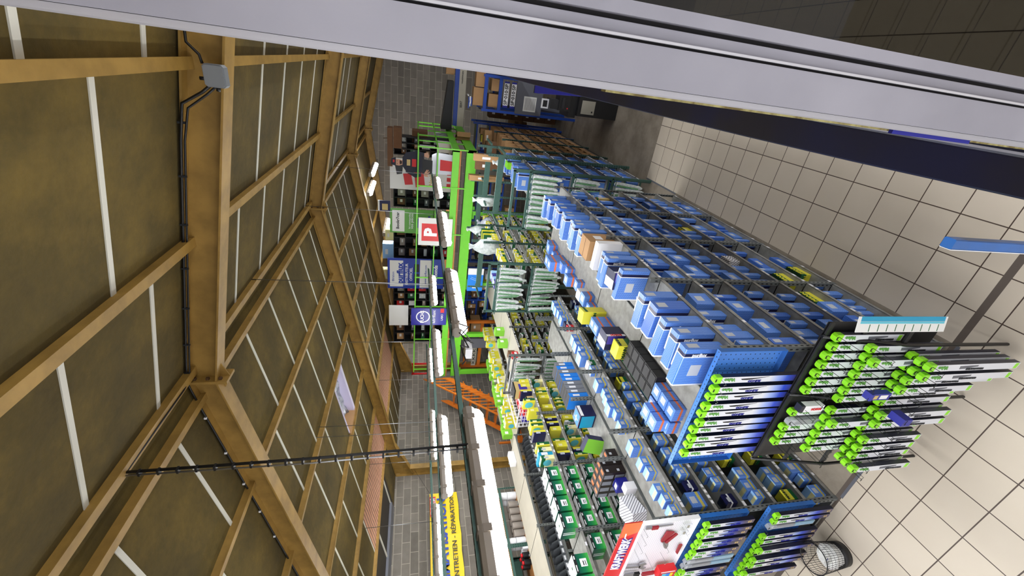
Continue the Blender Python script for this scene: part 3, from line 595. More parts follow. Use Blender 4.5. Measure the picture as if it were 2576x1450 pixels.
# --- top of the tile-side row, far edge: loose stock
def purflux_small(dx=.12, dy=.10, dz=.10):
    def f():
        b = MB()
        for u0, u1, mt in ((0, .3, 'blue_dotted'), (.3, .5, 'orange_band'), (.5, 1, 'blue_dotted')): b.chbox(-dx, 0, 0, dy, dz*u0, dz*u1, mt, .003, 'z')
        b.box(-dx*.7, -dx*.2, dy*.2, dy*.8, dz-.001, dz+.0012, 'sticker'); return b.build('small_filter_box')
    return f
PS = R(purflux_small()); PL = R(purflux_small(.14, .13, .13)); MS = R(print_box(.16, .13, .15, 'mann_green', 'mann_yellow', (.35, 1.0), 'mann_yellow', None, 'MANN', 'mann_dark'))
k = 0
for x, y, z in ((-2.30, 2.03, 0), (-2.30, 2.14, 0), (-2.30, 2.25, 0), (-2.16, 2.03, 0), (-2.16, 2.14, 0), (-2.16, 2.25, 0), (-2.30, 2.06, .10), (-2.30, 2.17, .10)):
    PS.place((x, y, AZ[6]+z), 0, 'small blue carton with orange band in the stack above the near blade display, %s' % ORD[k], 'box', 'orange-banded cartons above the near display'); k += 1
b = MB()
for i in range(2):
    for j in range(5): 
        x, y = -2.17-.13*i, 2.40+.105*j
        b.cbox(x, y, AZ[6]+.05, .125, .10, .10, 'black'); b.cbox(x, y, AZ[6]+.101, .10, .08, .004, 'rack_black')
o = b.build('black_tray'); tag(o, 'block of glossy black trays with green printed side on top of the tile-side row', 'tray')
b = MB(); b.box(-2.365, -2.36, 2.35, 2.90, AZ[6], AZ[6]+.10, 'mann_green'); b.box(-2.368, -2.364, 2.45, 2.5, AZ[6]+.03, AZ[6]+.08, 'white_card'); b.box(-2.368, -2.364, 2.6, 2.66, AZ[6]+.03, AZ[6]+.08, 'white_card'); b.build('printed_side', o)
MS.place((-2.22, 2.93, AZ[6]), 0, 'small green and yellow box beside the black trays on the tile-side row', 'box')
BO.place((-2.22, 3.10, AZ[6]), 0, 'navy and white box behind the small yellow box on the tile-side row', 'box')
for i, (x, y, z) in enumerate(((-2.26, 3.32, 0), (-2.26, 3.42, 0), (-2.26, 3.32, .10), (-2.26, 3.42, .10))): PS.place((x, y, AZ[6]+z), 0, 'small orange-banded carton, %s of the four stacked before the big yellow box' % ORD[i], 'box', 'four cartons before the big yellow box')
MBIG = R(print_box(.15, .14, .27, 'mann_yellow', 'mann_yellow', (.5, .6), 'mann_yellow', None, 'MANN', 'mann_green'))
MBIG.place((-2.24, 3.58, AZ[6]), .15, 'large pale yellow and green box upright on the far edge of the tile-side row', 'box')
carton('white_box', 'small plain white carton on the tile-side row behind the big yellow box', (-2.33, 4.12, AZ[6]), (.12, .12, .13), 0, 'white_card', False, tape=False)
for i, y in enumerate((3.80, 3.92, 4.26, 4.52, 4.64, 4.78, 5.28, 5.42, 5.56)):
    (PL if i % 2 else PS).place((-2.26+(.02 if i % 3 else -.04), y, AZ[6]), 0, 'blue and orange carton on the far edge of the tile-side row, %s from the camera' % ORD[i], 'box', 'cartons along the far edge of the tile-side row')
for i, (y, z) in enumerate(((4.90, 0), (5.03, 0), (4.90, .13), (5.03, .13))): PL.place((-2.27, y, AZ[6]+z), 0, 'larger blue and orange carton, %s of four stacked halfway along the tile-side row' % ORD[i], 'box', 'four larger stacked cartons')
# --- second row: small oil filter boxes
OIL = [(R(oil_box(.13, .10, .11)), .10), (R(oil_box(.12, .09, .09)), .09), (R(oil_box(.15, .12, .12)), .12), (R(oil_box(.17, .15, .16)), .15)]
MG = R(print_box(.12, .11, .12, 'mann_yellow', 'mann_green', (.0, .35), None, None, 'MANN', 'mann_dark')); NV = R(print_box(.12, .10, .11, 'navy', 'white_card', (.45, .6), None))
RD = R(print_box(.08, .07, .10, 'red', 'white_card', (.6, .75), None)); GR = R(print_box(.12, .09, .10, 'mann_green', 'white_card', (.7, 1), None))
rnd = random.Random(21)
for bay in range(4):
    for sh in range(6):
        y = BY[bay]+.06+rnd.random()*.06; k = 0
        while y < BY[bay+1]-.14:
            q = rnd.random(); pr, wy = OIL[min(3, int(rnd.random()*3.3))]; d = 'small blue dotted box with yellow band'; g = 'small blue boxes in the second row'
            if q > .90: pr, wy, d, g = MG, .11, 'small yellow and green box', 'small yellow boxes in the second row'
            elif q > .87: pr, wy, d, g = NV, .10, 'small navy box', None
            elif q > .855: pr, wy, d, g = GR, .09, 'small green box', None
            elif q > .845: pr, wy, d, g = RD, .07, 'small red box', None
            x = -3.26-rnd.random()*.04
            if seen((x-.02, y+wy/2, BZ[sh]+.09)) or seen((x-.05, y+wy/2, BZ[sh]+.12)): pr.place((x, y, BZ[sh]), rnd.uniform(-.05, .05), lab(d, k, sh, bay, 'second row'), 'box', g); k += 1
            y += wy + rnd.choice((.006, .012, .03, .05, .07 if bay else .1))
# goods on the rear half of the second row
def bulb():
    b = MB(); b.cbox(-.05, .05, .065, .10, .10, .13, 'black_orange'); b.box(-.0995, -.0005, .0005, .0995, .13, .1312, 'black_orange'); b.box(-.10, -.04, -.001, .001, .01, .12, 'grey_print'); b.box(-.06, -.02, .02, .08, .131, .1325, 'orange_print'); b.box(.0, .0012, .02, .05, .07, .1, 'sticker')
    return b.build('bulb_box')
BB = R(bulb); k = 0
for i in range(4):
    for j in range(2):
        for l in range(2): BB.place((-3.80-.105*i, 2.72+.105*l+.0, 1.654+.131*j), 0, 'black and orange bulb box in the block on the second row, near half, %s' % ORD[k], 'box', 'black and orange bulb boxes'); k += 1
for i in range(4): BB.place((-3.80-.105*i, 2.94, 1.654), 0, 'black and orange bulb box, %s of the four in the far course of the block' % ORD[i], 'box', 'bulb boxes, far course')
BG = R(print_box(.24, .075, .27, 'grey_print', 'sky_print', (.0, .5), 'rack_black', 'white_card', name='battery_box')); BG2 = R(print_box(.24, .075, .27, 'sky_print', 'sky_print', (.0, .3), 'rack_black', 'white_card', name='battery_box')); BG3 = R(print_box(.24, .075, .27, 'grey_print', 'grey_print', (.0, .5), 'black', 'white_card', name='battery_box'))
for i in range(9):
    (BG2, BG, BG3)[(0, 2, 2, 2, 0, 0, 2, 0, 1)[i]].place((-3.80, 3.92+.082*i, 1.654), 0, '%s box with white end label on the second row, %s of nine in line' % ('sky blue' if i in (0, 4, 5, 7) else 'grey', ORD[i]), 'box', 'nine slim tall boxes in line')
b = MB(); b.chbox(-.22, 0, 0, .20, 0, .22, 'navy', .004, 'z'); b.box(-.21, -.01, -.0015, .001, .02, .2, 'teal_print'); b.box(-.2, -.02, .02, .18, .22, .2215, 'sky_print'); b.box(0, .0015, .01, .19, .17, .21, 'white_card')
o = tag(b.build('battery_box', None, (-3.84, 3.60, 1.654)), 'large blue box with white label strip, alone near the slim grey boxes', 'box')
text('+', 'white_plastic', o, (-.11, .1, .2225), (0, 1, 0), (-1, 0, 0), length=.1, name='printed_mark')
b = MB(); b.chbox(-.13, 0, 0, .10, 0, .13, 'bright_navy', .003, 'z'); b.box(-.10, -.03, .02, .07, .13, .1315, 'white_card')
tag(b.build('small_blue_box', None, (-3.86, 2.60, 1.654)), 'vivid blue box with white label between the bulb boxes and the striped bag', 'box')
carton('white_box', 'small white box behind the vivid blue box on the second row', (-3.80, 2.52, 1.654), (.1, .09, .12), 0, 'white_card', False, tape=False)
b = MB(); P0 = [(0, 0, 0), (-.05, .28, 0), (-.03, .26, .25), (0, .02, .16)]
b.prism([(-.26, 0, 0), (0, 0, 0), (-.02, 0, .16), (-.24, 0, .13)], (.03, .24, .03), 'white_striped')
tag(b.build('striped_bag', None, (-3.78, 2.24, 1.654), (0, 0, .35)), 'white box wrapped in grey diagonal stripes on the near end of the second row', 'box')
b = MB(); b.cbox(0, 0, .125, .20, .09, .25, 'white_card', None, {'-y': 'lime_card', '+x': 'navy', '+z': 'navy'}); tag(b.build('lamp_box', None, (-4.06, 3.30, 1.654), (0, .25, .2)), 'white and navy box with green picture leaning against the blue box', 'box')
# --- third row: brake disc boxes and filters
def disc_box(dx=.23, dy=.2, dz=.17, tone=0):
    def f():
        b = MB(); b.chbox(-dx, 0, 0, dy, 0, dz, 'disc_green', .003, 'z'); b.box(-.002, .0008, .001, dy-.001, .001, dz-.001, 'green_blend'); b.box(-dx+.001, -.001, -.0008, .002, .001, dz-.001, 'green_blend')
        b.box(-dx+.003, -.003, .003, dy-.003, dz-.001, dz+.0012, 'white_card'); b.box(-.0012, .0014, .002, dy-.002, dz-.035, dz-.001, 'rack_black'); b.box(-dx*.62, -dx*.55, -.0018, 0, .01, dz-.02, 'white_card'); b.box(-dx*.47, -dx*.42, -.0018, 0, .01, dz-.02, 'white_card')
        b.box(.001, .0022, dy*.1, dy*.42, dz-.024, dz-.012, 'white_card'); b.box(.001, .0022, dy*.72, dy*.9, dz-.024, dz-.008, 'white_card')
        n = 14; k = len(b.v); b.v += [(-dx*.45+.06*math.cos(2*PI*i/n), dy*.5+.06*math.sin(2*PI*i/n), dz+.002) for i in range(n)]; b.face(tuple(range(k, k+n)), 'paper'); b.cbox(-dx*.45, dy*.5, dz+.0025, .03, .03, .001, 'mann_green')
        o = b.build('brake_disc_box'); b = MB(); b.box(0, .0026, dy*.3, dy*.72, dz*.2, dz*.62, 'white_card'); b.box(.0026, .003, dy*.36, dy*.6, dz*.28, dz*.32, 'black'); b.box(.0026, .003, dy*.36, dy*.6, dz*.4, dz*.46, 'black'); b.build('barcode_label', o); return o
    return f
DB = [R(disc_box()), R(disc_box(tone=1)), R(disc_box(.24, .21, .20, 1))]
for bay in range(2):
    for sh in range(1, 7):
        y = CY[bay]+.06; k = 0
        while y+.21 < CY[bay+1]-.02:
            if sh == 6 and (bay, k) in ((0, 3),): break
            if not (bay == 0 and sh == 5 and k == 2): DB[2 if sh == 6 else (k+sh) % 2].place((-5.045, y, CZ[sh]), rnd.uniform(-.03, .03), lab('green brake disc box', k, sh, bay, 'third row'), 'box', 'green brake disc boxes')
            y += .235; k += 1
YG = [(R(print_box(.20, .07, .20, 'mann_yellow', 'mann_green', (.30, 1), 'mann_yellow', 'cream', vertical=True, disc='aqua')), .07), (R(print_box(.22, .09, .17, 'mann_yellow', 'mann_yellow', (.6, 1), 'mann_yellow', 'cream')), .09),
      (R(print_box(.18, .07, .16, 'mann_green', 'white_card', (.6, 1), None)), .07), (R(print_box(.2, .08, .2, 'navy', 'mann_yellow', (.5, 1), 'navy', vertical=True)), .08), (R(print_box(.18, .07, .2, 'cream', 'mann_green', (.7, 1), 'cream', disc='aqua')), .07)]
sn = ['flat yellow and green box', 'yellow box', 'green and white box', 'navy and yellow box', 'pale yellow box']
for bay in (2, 3):
    for sh in range(2, 7):
        y = CY[bay]+.07+.1*rnd.random(); k = 0
        while y < CY[bay+1]-.12:
            i = rnd.choice((0, 0, 1, 1, 2, 3, 4) if sh < 6 else (0, 4, 0, 3, 1)); pr, wy = YG[i]; x = -5.04-.02*rnd.random()
            if seen((x, y+wy/2, CZ[sh]+.15)): pr.place((x, y, CZ[sh]), rnd.uniform(-.05, .05), lab(sn[i], k, sh, bay, 'third row'), 'box', 'filter boxes in the third row'); k += 1
            y += wy+rnd.choice((.01, .03, .08, .15))
b = MB(); b.chbox(-.24, 0, 0, .07, 0, .22, 'teal_print', .004, 'z'); b.box(-.002, .0015, .01, .06, .08, .18, 'white_card'); tag(b.build('blue_carton', None, (-5.06, 4.02, CZ[6]), (0, 0, .05)), 'bright sky blue carton standing among the yellow boxes on the third row', 'box')
# plastic bins on the fourth row
def bin_():
    e = empty('plastic_bin', (0, 0, 0), 'x', 'bin'); b = MB(); w_, d, h = .105, .28, .16
    b.prism([(0, 0, 0), (-d, 0, 0), (-d, 0, h), (-.09, 0, h), (-.0, 0, .07)][::-1], (0, .004, 0), 'grey_plastic'); b.prism([(0, w_-.004, 0), (-d, w_-.004, 0), (-d, w_-.004, h), (-.09, w_-.004, h), (0, w_-.004, .07)][::-1], (0, .004, 0), 'grey_plastic')
    b.box(-d, 0, .004, w_-.004, 0, .004, 'grey_plastic'); b.box(-.004, 0, .004, w_-.004, .004, .07, 'grey_plastic'); b.box(-d, -d+.004, 0, w_, 0, h, 'grey_plastic'); b.build('tub', e)
    b = MB(); b.box(0, .003, .02, w_-.02, .02, .05, 'white_card'); b.build('label_holder', e)
    b = MB(); b.box(-d+.02, -.05, .01, w_-.01, .006, .05, 'rack_black'); b.build('contents', e); return e
BN = R(bin_)
for bay in range(3):
    for k in range(8): BN.place((-6.84, DY[bay]+.06+.115*k, 1.504), 0, lab('grey open-front plastic bin', k, 2, bay, 'fourth row'), 'bin', 'grey open-front plastic bins')
    for k in range(8):
        if seen((-6.84, DY[bay]+.1+.115*k, 1.12)): BN.place((-6.84, DY[bay]+.06+.115*k, 1.004), 0, lab('grey open-front plastic bin', k, 1, bay, 'fourth row'), 'bin', 'grey open-front plastic bins')
# small oddments
carton('white_box', 'white elongated box lying on the beige shelf top beside the green-framed rack', (-7.2, 5.7, 1.865), (.13, .3, .12), .1, 'white_card', False, tape=False)
# ================= WIPER BLADE DISPLAYS =================
def hook(b, x, y0, y1, z, mat='black_wire', dbl=True):
    for dx in ((-.012, .012) if dbl else (0,)): b.tube([(x+dx, y0, z), (x+dx, y1, z-.005), (x+dx, y1-.006, z+.018)], .0017, mat, 4)
    if dbl: b.tube([(x-.012, y1-.006, z+.018), (x+.012, y1-.006, z+.018)], .0017, mat, 4)
def wiper(L, kind):
    def f():
        w_, d = .050, .034; b = MB()
        if kind == 'silencio':
            b.box(-w_/2, w_/2, 0, d, -L, -.05, 'pack_dark')
            z = 0; N = 5; cuts = [(-L, 'pack_brown'), (-L+.07, 'pack_brown'), (-L+.16, 'pack_blue'), (-L+.20, 'pale_blue'), (-.05, None)]
            k = len(b.v); b.v += [(-w_/2, -.0012, -L), (w_/2, -.0012, -L), (w_/2, -.0012, -.05), (-w_/2, -.0012, -.05)]
            s = .36/ .36; b.face((k, k+1, k+2, k+3), 'wiper_print', [(0, 0), (.05, 0), (.05, (L-.05)*.72/.65), (0, (L-.05)*.72/.65)])
        elif kind == 'hydro':
            b.box(-w_/2, w_/2, 0, d, -L, -.05, 'pack_dark'); b.box(-w_/2, w_/2, -.0012, .001, -L, -.05, 'pack_white'); b.box(-w_/2+.004, w_/2-.004, -.0022, 0, -L+.01, -L+.04, 'lime')
        else:
            b.box(-w_/2, w_/2, 0, d, -L, -.05, 'clear_plastic'); b.box(-w_/2+.002, w_/2-.002, .002, d-.002, -L+.002, -L*.6, 'teal_print'); b.box(-.008, .008, .006, .02, -L*.8, -.12, 'black'); b.box(-w_/2+.002, w_/2-.002, .02, d-.002, -L*.6, -.08, 'grey_print')
        o = b.build('wiper_blade_pack')
        b = MB(); b.prism([(-w_/2-.001, -.002, -.056), (w_/2+.001, -.002, -.056), (w_/2+.001, -.002, -.012), (.012, -.002, .0), (-.012, -.002, .0), (-w_/2-.001, -.002, -.012)], (0, d, 0), 'lime' if kind != 'bosch' else 'clear_plastic')
        b.cbox(0, -.003, -.014, .022, .003, .008, 'black'); b.build('hanger', o)
        if kind != 'bosch':
            text('Valeo', 'green_print', o, (.004, -.0028, -.115), (0, 0, 1), (-1, 0, 0), length=.085, bold=.02, name='brand_name')
            b = MB()    # printed blade
            u = -.20 if kind == 'silencio' else -.26
            pts = [(-.004, u), (-.014, u-.012), (-.016, u-.05), (-.008, u-.12), (.006, u-.22), (.008, u-.22), (0, u-.12), (-.002, u-.04)] if kind == 'silencio' else [(.012, u), (-.012, u-.008), (-.010, u-.05), (.006, u-.16), (.016, u-.16), (.014, u-.05)]
            if kind == 'silencio': pts = [(p[0]+.012, p[1]) for p in pts]
            b.prism([(p[0], -.0016, p[1]) for p in pts][::-1], (0, .001, 0), 'black' if kind == 'silencio' else 'duct_grey'); b.build('printed_blade', o)
            if kind == 'silencio':
                text('SILENCIO', 'bright_navy', o, (-.012, -.0028, -.315), (0, 0, 1), (-1, 0, 0), length=.10, name='product_name', shear=.3)
                b = MB(); n = 12; k = len(b.v); b.v += [(.016*math.cos(2*PI*i/n), -.0026, -L+.045+.020*math.sin(2*PI*i/n)) for i in range(n)]; b.face(tuple(range(k, k+n)), 'gold'); b.cbox(0, -.003, -L+.045, .034, .001, .005, 'pack_brown'); b.build('printed_disc', o)
            else: text('HYDROCONNECT', 'dark_ink', o, (-.010, -.0032, -.40), (0, 0, 1), (-1, 0, 0), length=.15, bold=.02, name='product_name')
        return o
    return f
S70 = R(wiper(.74, 'silencio')); S52 = R(wiper(.50, 'silencio')); S66 = R(wiper(.64, 'silencio')); H55 = R(wiper(.55, 'hydro')); H60 = R(wiper(.62, 'hydro')); H80 = R(wiper(.80, 'hydro')); H66 = R(wiper(.66, 'hydro')); BS = R(wiper(.52, 'bosch'))
def panel(name, x0, x1, z0, z1, y, label, mat='perforated_blue', hooks=(), hz=0, hy=.09, edge='blue_sheet'):
    e = empty(name, ((x0+x1)/2, y, z0), label, 'display'); X = (x0+x1)/2; b = MB()
    b.box(x0-X, x1-X, 0, .002, 0, z1-z0, mat); b.box(x1-X-.001, x1-X+.001, -.035, .002, 0, z1-z0, edge); b.box(x0-X-.001, x0-X+.001, -.035, .002, 0, z1-z0, edge); b.box(x0-X, x1-X, -.035, .002, z1-z0-.002, z1-z0, mat); b.box(x0-X, x1-X, -.035, .002, 0, .002, edge)
    b.build('perforated_panel', e)
    for x in hooks: b = MB(); hook(b, x-X, 0, -hy, hz-z0, 'wire', False); b.build('hook', e)
    return e
xs = [-1.60-.0755*i for i in range(10)]
panel('blade_display', -2.46, -1.41, 1.59, 2.11, 1.82, 'blue perforated panel with ten silver wiper packs on the tile-side row end', hooks=xs, hz=2.065, hy=.13)
for i, x in enumerate(xs): S70.place((x, 1.735 + (0, .0, .012, .0, .01, .0, .015, .0, .01, 0)[i]*0 - .01*(i % 2), 2.12-.006*(i % 3)), 0, 'silver and blue wiper pack on the upper blue panel, %s from the tiled aisle' % ORD[i], 'wiper blade pack', 'packs on the upper near panel')
# black stand in front
e = empty('blade_stand', (-1.74, 1.62, 0), 'black wire stand with three tiers of lime-tabbed wiper packs', 'display stand')
b = MB()
for x in (.50, .02, -.62): b.tube([(x, .085, 1.50), (x, -.02, .93), (x, -.03, .02)], .012, 'black_wire')
b.build('upright', e)
for z, y in ((1.475, .06), (1.24, .02), (.94, -.03)):
    b = MB(); b.box(-.62, .60, y+.02, y+.032, z-.02, z+.012, 'rack_black'); b.build('crossbar', e)
b = MB(); b.box(-.62, .60, .10, .104, .5, 1.49, 'rack_black'); b.build('back_panel', e)
T1 = [-1.22-.072*i for i in range(7)] + [-1.78-.072*i for i in range(6)]
T2 = [-1.27-.070*i for i in range(7)] + [-1.80-.075*i for i in range(6)]
T3 = [-1.30-.078*i for i in range(13)]
for tier, (X_, z, y) in enumerate(((T1, 1.46, 1.655), (T2, 1.22, 1.60), (T3, .92, 1.53))):
    for x in X_: b = MB(); hook(b, x+1.74, .02, -.14 if tier < 2 else -.16, z-.02); o = b.build('hook', e); o.location = (0, y-1.62, 0)
tn = ['top', 'middle', 'bottom']
for tier, (X_, z, y) in enumerate(((T1, 1.46, 1.655), (T2, 1.22, 1.60), (T3, .92, 1.53))):
    k = 0
    for i, x in enumerate(X_):
        if tier == 0 and i == 7: continue
        if tier == 0 and i == 9: BS.place((x, y-.02, z), 0, 'clear-fronted blue wiper pack on the top tier of the black stand', 'wiper blade pack'); continue
        reps = 1 if tier < 2 else (3, 3, 2, 2, 1, 1, 2, 2, 1, 2, 2, 2, 3)[i]
        if tier == 1 and i in (1, 8): reps = 2
        for r_ in range(reps):
            pr = (H55 if tier == 0 else H60) if tier < 2 else (H80 if i in (0, 1, 2) else (H66 if i < 8 else H55))
            pr.place((x, y-.055*r_+(.02 if tier == 2 else 0), z-.004*(i % 2)), 0, 'white lime-tabbed wiper pack, %s tier of black stand, %s from aisle%s' % (tn[tier], ORD[i], ('', ', in front', ', foremost')[r_]), 'wiper blade pack', 'packs on the %s tier of the black stand' % tn[tier]); k += 1
b = MB(); b.cbox(0, 0, 0, .055, .045, .16, 'white_card'); b.cbox(0, 0, .095, .055, .045, .03, 'pack_dark'); o = tag(b.build('bulb_kit', None, (-1.76, 1.62, 1.37)), 'white boxed kit with red lettering hanging between wiper packs on the top tier', 'box')
text('BOSCH', 'red', o, (0, -.0235, -.02), (0, 0, 1), (-1, 0, 0), length=.08, bold=.02, name='brand_name')
b = MB(); b.cbox(0, 0, -.09, .05, .04, .15, 'bright_navy'); b.cbox(0, -.021, -.11, .03, .002, .06, 'paper'); b.cbox(0, -.021, -.045, .03, .002, .03, 'gold'); b.cbox(0, 0, -.008, .05, .05, .02, 'bright_navy'); tag(b.build('blue_wiper_kit', None, (-1.53, 1.47, 1.215)), 'dark blue pack hung in front of the middle tier of white wiper packs', 'wiper pack')
b = MB(); b.cbox(0, 0, -.05, .055, .09, .07, 'bright_navy'); tag(b.build('blue_wiper_tab', None, (-1.70, 1.42, .93)), 'dark blue hanging tab among the lime tabs of the bottom tier', 'wiper pack')
b = MB(); b.box(-.05, .05, 0, .004, 0, .72, 'paper'); b.box(.02, .05, -.001, .005, .02, .70, 'teal_print'); b.box(.005, .018, -.001, .005, .02, .70, 'aqua')
for k in range(9): b.box(-.045, .0, -.0012, 0, .06+.07*k, .065+.07*k, 'mann_green')
tag(b.build('application_chart', None, (-1.08, 1.60, .72), (0, 0, .25)), 'striped white and turquoise chart sheet at the side of the black stand', 'chart')
# second row end: two blue panels and the tool board
xs = [-3.20-.077*i for i in range(13)]
panel('blade_display', -4.25, -3.16, 1.10, 1.60, 1.79, 'upper blue perforated panel with wiper packs on the second row end', hooks=xs, hz=1.56, hy=.10)
panel('blade_display', -4.25, -3.16, .38, .87, 1.79, 'lower blue perforated panel with wiper packs above the waste basket', hooks=xs, hz=.83, hy=.10)
for i, x in enumerate(xs):
    if i in (7, 8): BS.place((x, 1.70, 1.575), 0, 'clear-fronted blue pack on the upper panel of the second row, %s from the aisle' % ORD[i], 'wiper blade pack', 'clear packs on the upper panel')
    else: S52.place((x, 1.70-.012*(i % 2), 1.58), 0, 'silver and blue wiper pack, second row upper panel, %s from the aisle' % ORD[i], 'wiper blade pack', 'packs on the second row upper panel')
for i, x in enumerate(xs):
    if i == 3: continue
    if i == 2: BS.place((x, 1.70, .86), 0, 'clear-fronted blue pack on the lower panel of the second row', 'wiper blade pack'); continue
    for r_ in range(2 if i in (6, 8, 9, 11) else 1): S66.place((x, 1.70-.045*r_, .86-.008*(i % 2)), 0, 'silver and blue wiper pack, second row lower panel, %s from the aisle%s' % (ORD[i], (', behind', ', in front')[r_] if i in (6, 8, 9, 11) else ''), 'wiper blade pack', 'packs on the second row lower panel')
e = panel('tool_board', -4.35, -3.15, 1.60, 2.13, 1.785, 'white perforated tool board with a red header on top of the second row end', 'perforated_white', (), 0, .1, 'white_plastic')
b = MB(); b.box(-.60, .60, -.004, .004, .53, .69, 'red_ink'); b.prism([(.46, -.0052, .53), (.60, -.0052, .53), (.60, -.0052, .69), (.40, -.0052, .69)], (0, .004, 0), 'orange_band'); b.tube([(.36, -.007, .60), (.40, -.007, .64), (.46, -.007, .645)], .006, 'paper', 6); b.tube([(.34+.025*math.cos(a/8*2*PI), -.007, .595+.025*math.sin(a/8*2*PI)) for a in range(9)], .005, 'navy', 5); b.build('header', e)
text('KRAFTWERK', 'white_plastic', e, (.15, -.0085, .612), (1, 0, 0), (0, 0, 1), length=.46, height=.085, bold=.03, name='header_lettering', shear=.2); text('KRAFTWERK', 'purple_print', e, (.155, -.0055, .604), (1, 0, 0), (0, 0, 1), length=.47, height=.095, bold=.07, name='header_shadow', shear=.2)
for x, z, d in ((-3.32, 2.10, .10), (-3.43, 2.10, .10), (-3.54, 2.10, .10), (-3.64, 1.96, .14), (-3.66, 1.80, .10), (-3.44, 1.86, .12), (-3.24, 2.10, .08), (-3.24, 1.72, .1), (-3.31, 1.70, .1)):
    b = MB(); hook(b, x+3.75, -.002, -d, z-1.6, 'wire', False); b.build('hook', e)
def tool(name, lab_, fn, cat='tool'): b = MB(); fn(b); return tag(b.build(name), lab_, cat)
def f_pl(b):
    b.prism([(-3.33, 1.76, 1.78), (-3.31, 1.76, 1.86), (-3.45, 1.76, 1.875), (-3.47, 1.76, 1.85)], (0, .012, 0), 'tool_red'); b.prism([(-3.36, 1.755, 1.74), (-3.34, 1.755, 1.765), (-3.46, 1.755, 1.84), (-3.48, 1.755, 1.81)], (0, .01, 0), 'tool_red'); b.prism([(-3.46, 1.757, 1.80), (-3.45, 1.757, 1.86), (-3.54, 1.757, 1.82), (-3.57, 1.757, 1.79), (-3.53, 1.757, 1.78)], (0, .008, 0), 'steel_tool')
tool('pliers', 'pliers with dark red handles hanging on the white tool board', f_pl)
tool('knife', 'small red folding tool at the right edge of the white tool board', lambda b: b.prism([(-3.54, 1.757, 1.63), (-3.54, 1.757, 1.66), (-3.66, 1.757, 1.655), (-3.69, 1.757, 1.63)], (0, .012, 0), 'tool_red'))
def f_wr(b):
    b.prism([(-3.80, 1.757, 2.12), (-3.77, 1.757, 2.12), (-3.79, 1.757, 1.97), (-3.82, 1.757, 1.97)], (0, .01, 0), 'steel_tool'); b.prism([(-3.76, 1.757, 1.99), (-3.83, 1.757, 1.98), (-3.86, 1.757, 1.93), (-3.84, 1.757, 1.90), (-3.82, 1.757, 1.94), (-3.79, 1.757, 1.94), (-3.78, 1.757, 1.91), (-3.75, 1.757, 1.94)], (0, .01, 0), 'steel_tool')
tool('adjustable_wrench', 'steel adjustable wrench hanging low on the white tool board', f_wr)
def f_bl(b):
    b.box(-3.24, -3.15, 1.765, 1.77, 1.84, 2.14, 'clear_plastic'); b.box(-3.215, -3.20, 1.757, 1.765, 1.84, 1.98, 'steel_tool'); b.cbox(-3.215, 1.757, 2.01, .035, .015, .06, 'tool_red'); b.cbox(-3.205, 1.757, 2.07, .03, .012, .05, 'steel_tool')
tool('blister_pack', 'long clear blister with red tool at the top edge of the white tool board', f_bl)
def f_mu(b):
    b.cbox(-3.90, 1.753, 2.06, .045, .012, .09, 'steel_tool'); b.cbox(-3.91, 1.75, 1.98, .05, .02, .05, 'black'); b.cbox(-3.925, 1.75, 1.86, .04, .018, .12, 'tool_red')
tool('multi_tool', 'chrome and dark red gripping tool below the adjustable wrench', f_mu)
b = MB(); b.cbox(0, 0, 0, .12, .06, .17, 'red'); b.cbox(-.01, -.031, .03, .05, .002, .04, 'aqua'); b.cbox(-.01, -.031, -.01, .05, .002, .04, 'sky_print'); b.cbox(-.01, -.031, -.045, .05, .002, .03, 'yellow_vinyl'); b.cbox(.04, -.031, 0, .01, .002, .14, 'white_card'); tag(b.build('red_tool_case', None, (-3.86, 1.72, 1.72)), 'red boxed set with colour chart hanging low on the white tool board', 'box')
for k, (x, z) in enumerate(((-3.24, 1.69), (-3.33, 1.70))):
    b = MB(); b.cbox(0, 0, 0, .05, .012, .07, 'clear_plastic'); b.cbox(0, -.004, .0, .03, .006, .02, 'machine_grey'); tag(b.build('small_blister', None, (x, 1.75, z)), 'small clear blister on the white tool board, %s of the two by the blue panel' % ('upper', 'lower')[k], 'blister pack', 'two small clear blisters')
# waste basket of black wire, with paper inside
e = empty('waste_basket', (-3.66, 1.54, 0), 'round black wire waste basket with papers, standing by the second row end', 'waste basket')
b = MB(); n = 44; r0, r1, hh = .105, .135, .33
for i in range(n):
    a = 2*PI*i/n; b.tube([(r0*math.cos(a), r0*math.sin(a), .01), (r1*math.cos(a), r1*math.sin(a), hh)], .0016, 'black_wire', 4, cap=False)
for k in range(7): z = .04+.045*k; r = r0+(r1-r0)*z/hh; b.tube([(r*math.cos(2*PI*i/24), r*math.sin(2*PI*i/24), z) for i in range(25)], .0016, 'black_wire', 4, cap=False)
b.build('mesh', e)
b = MB(); b.tube([(r1*math.cos(2*PI*i/32), r1*math.sin(2*PI*i/32), hh) for i in range(33)], .005, 'black_wire', 6, cap=False); b.build('rim', e)
b = MB(); b.lathe([(r0, 0), (r0+.002, .0), (r0+.009, .09), (r0+.007, .09)], 'black_wire', n=32); b.lathe([(r0-.002, .004), (.001, .005)], 'black_wire', n=32); b.build('base', e)
b = MB(); rr = random.Random(3); b.lathe([(.09, .02), (.10, .10), (.105, .17), (.06, .19), (.02, .175)], 'paper', n=11, smooth=False); b.v = [(x+rr.uniform(-.01, .01), y+rr.uniform(-.01, .01), z+rr.uniform(-.015, .015)) for x, y, z in b.v]
tag(b.build('crumpled_paper', None, (-3.66, 1.54, .0)), 'crumpled white paper filling the black wire basket', 'paper')
b = MB(); b.cbox(0, 0, 0, .09, .003, .11, 'paper', Matrix.Rotation(.5, 4, 'Y')); b.cbox(0, -.002, .01, .03, .002, .02, 'blue_ink'); tag(b.build('tag_card', None, (-3.62, 1.50, .235), (.3, 0, .2)), 'white label card standing up inside the black wire basket', 'card')
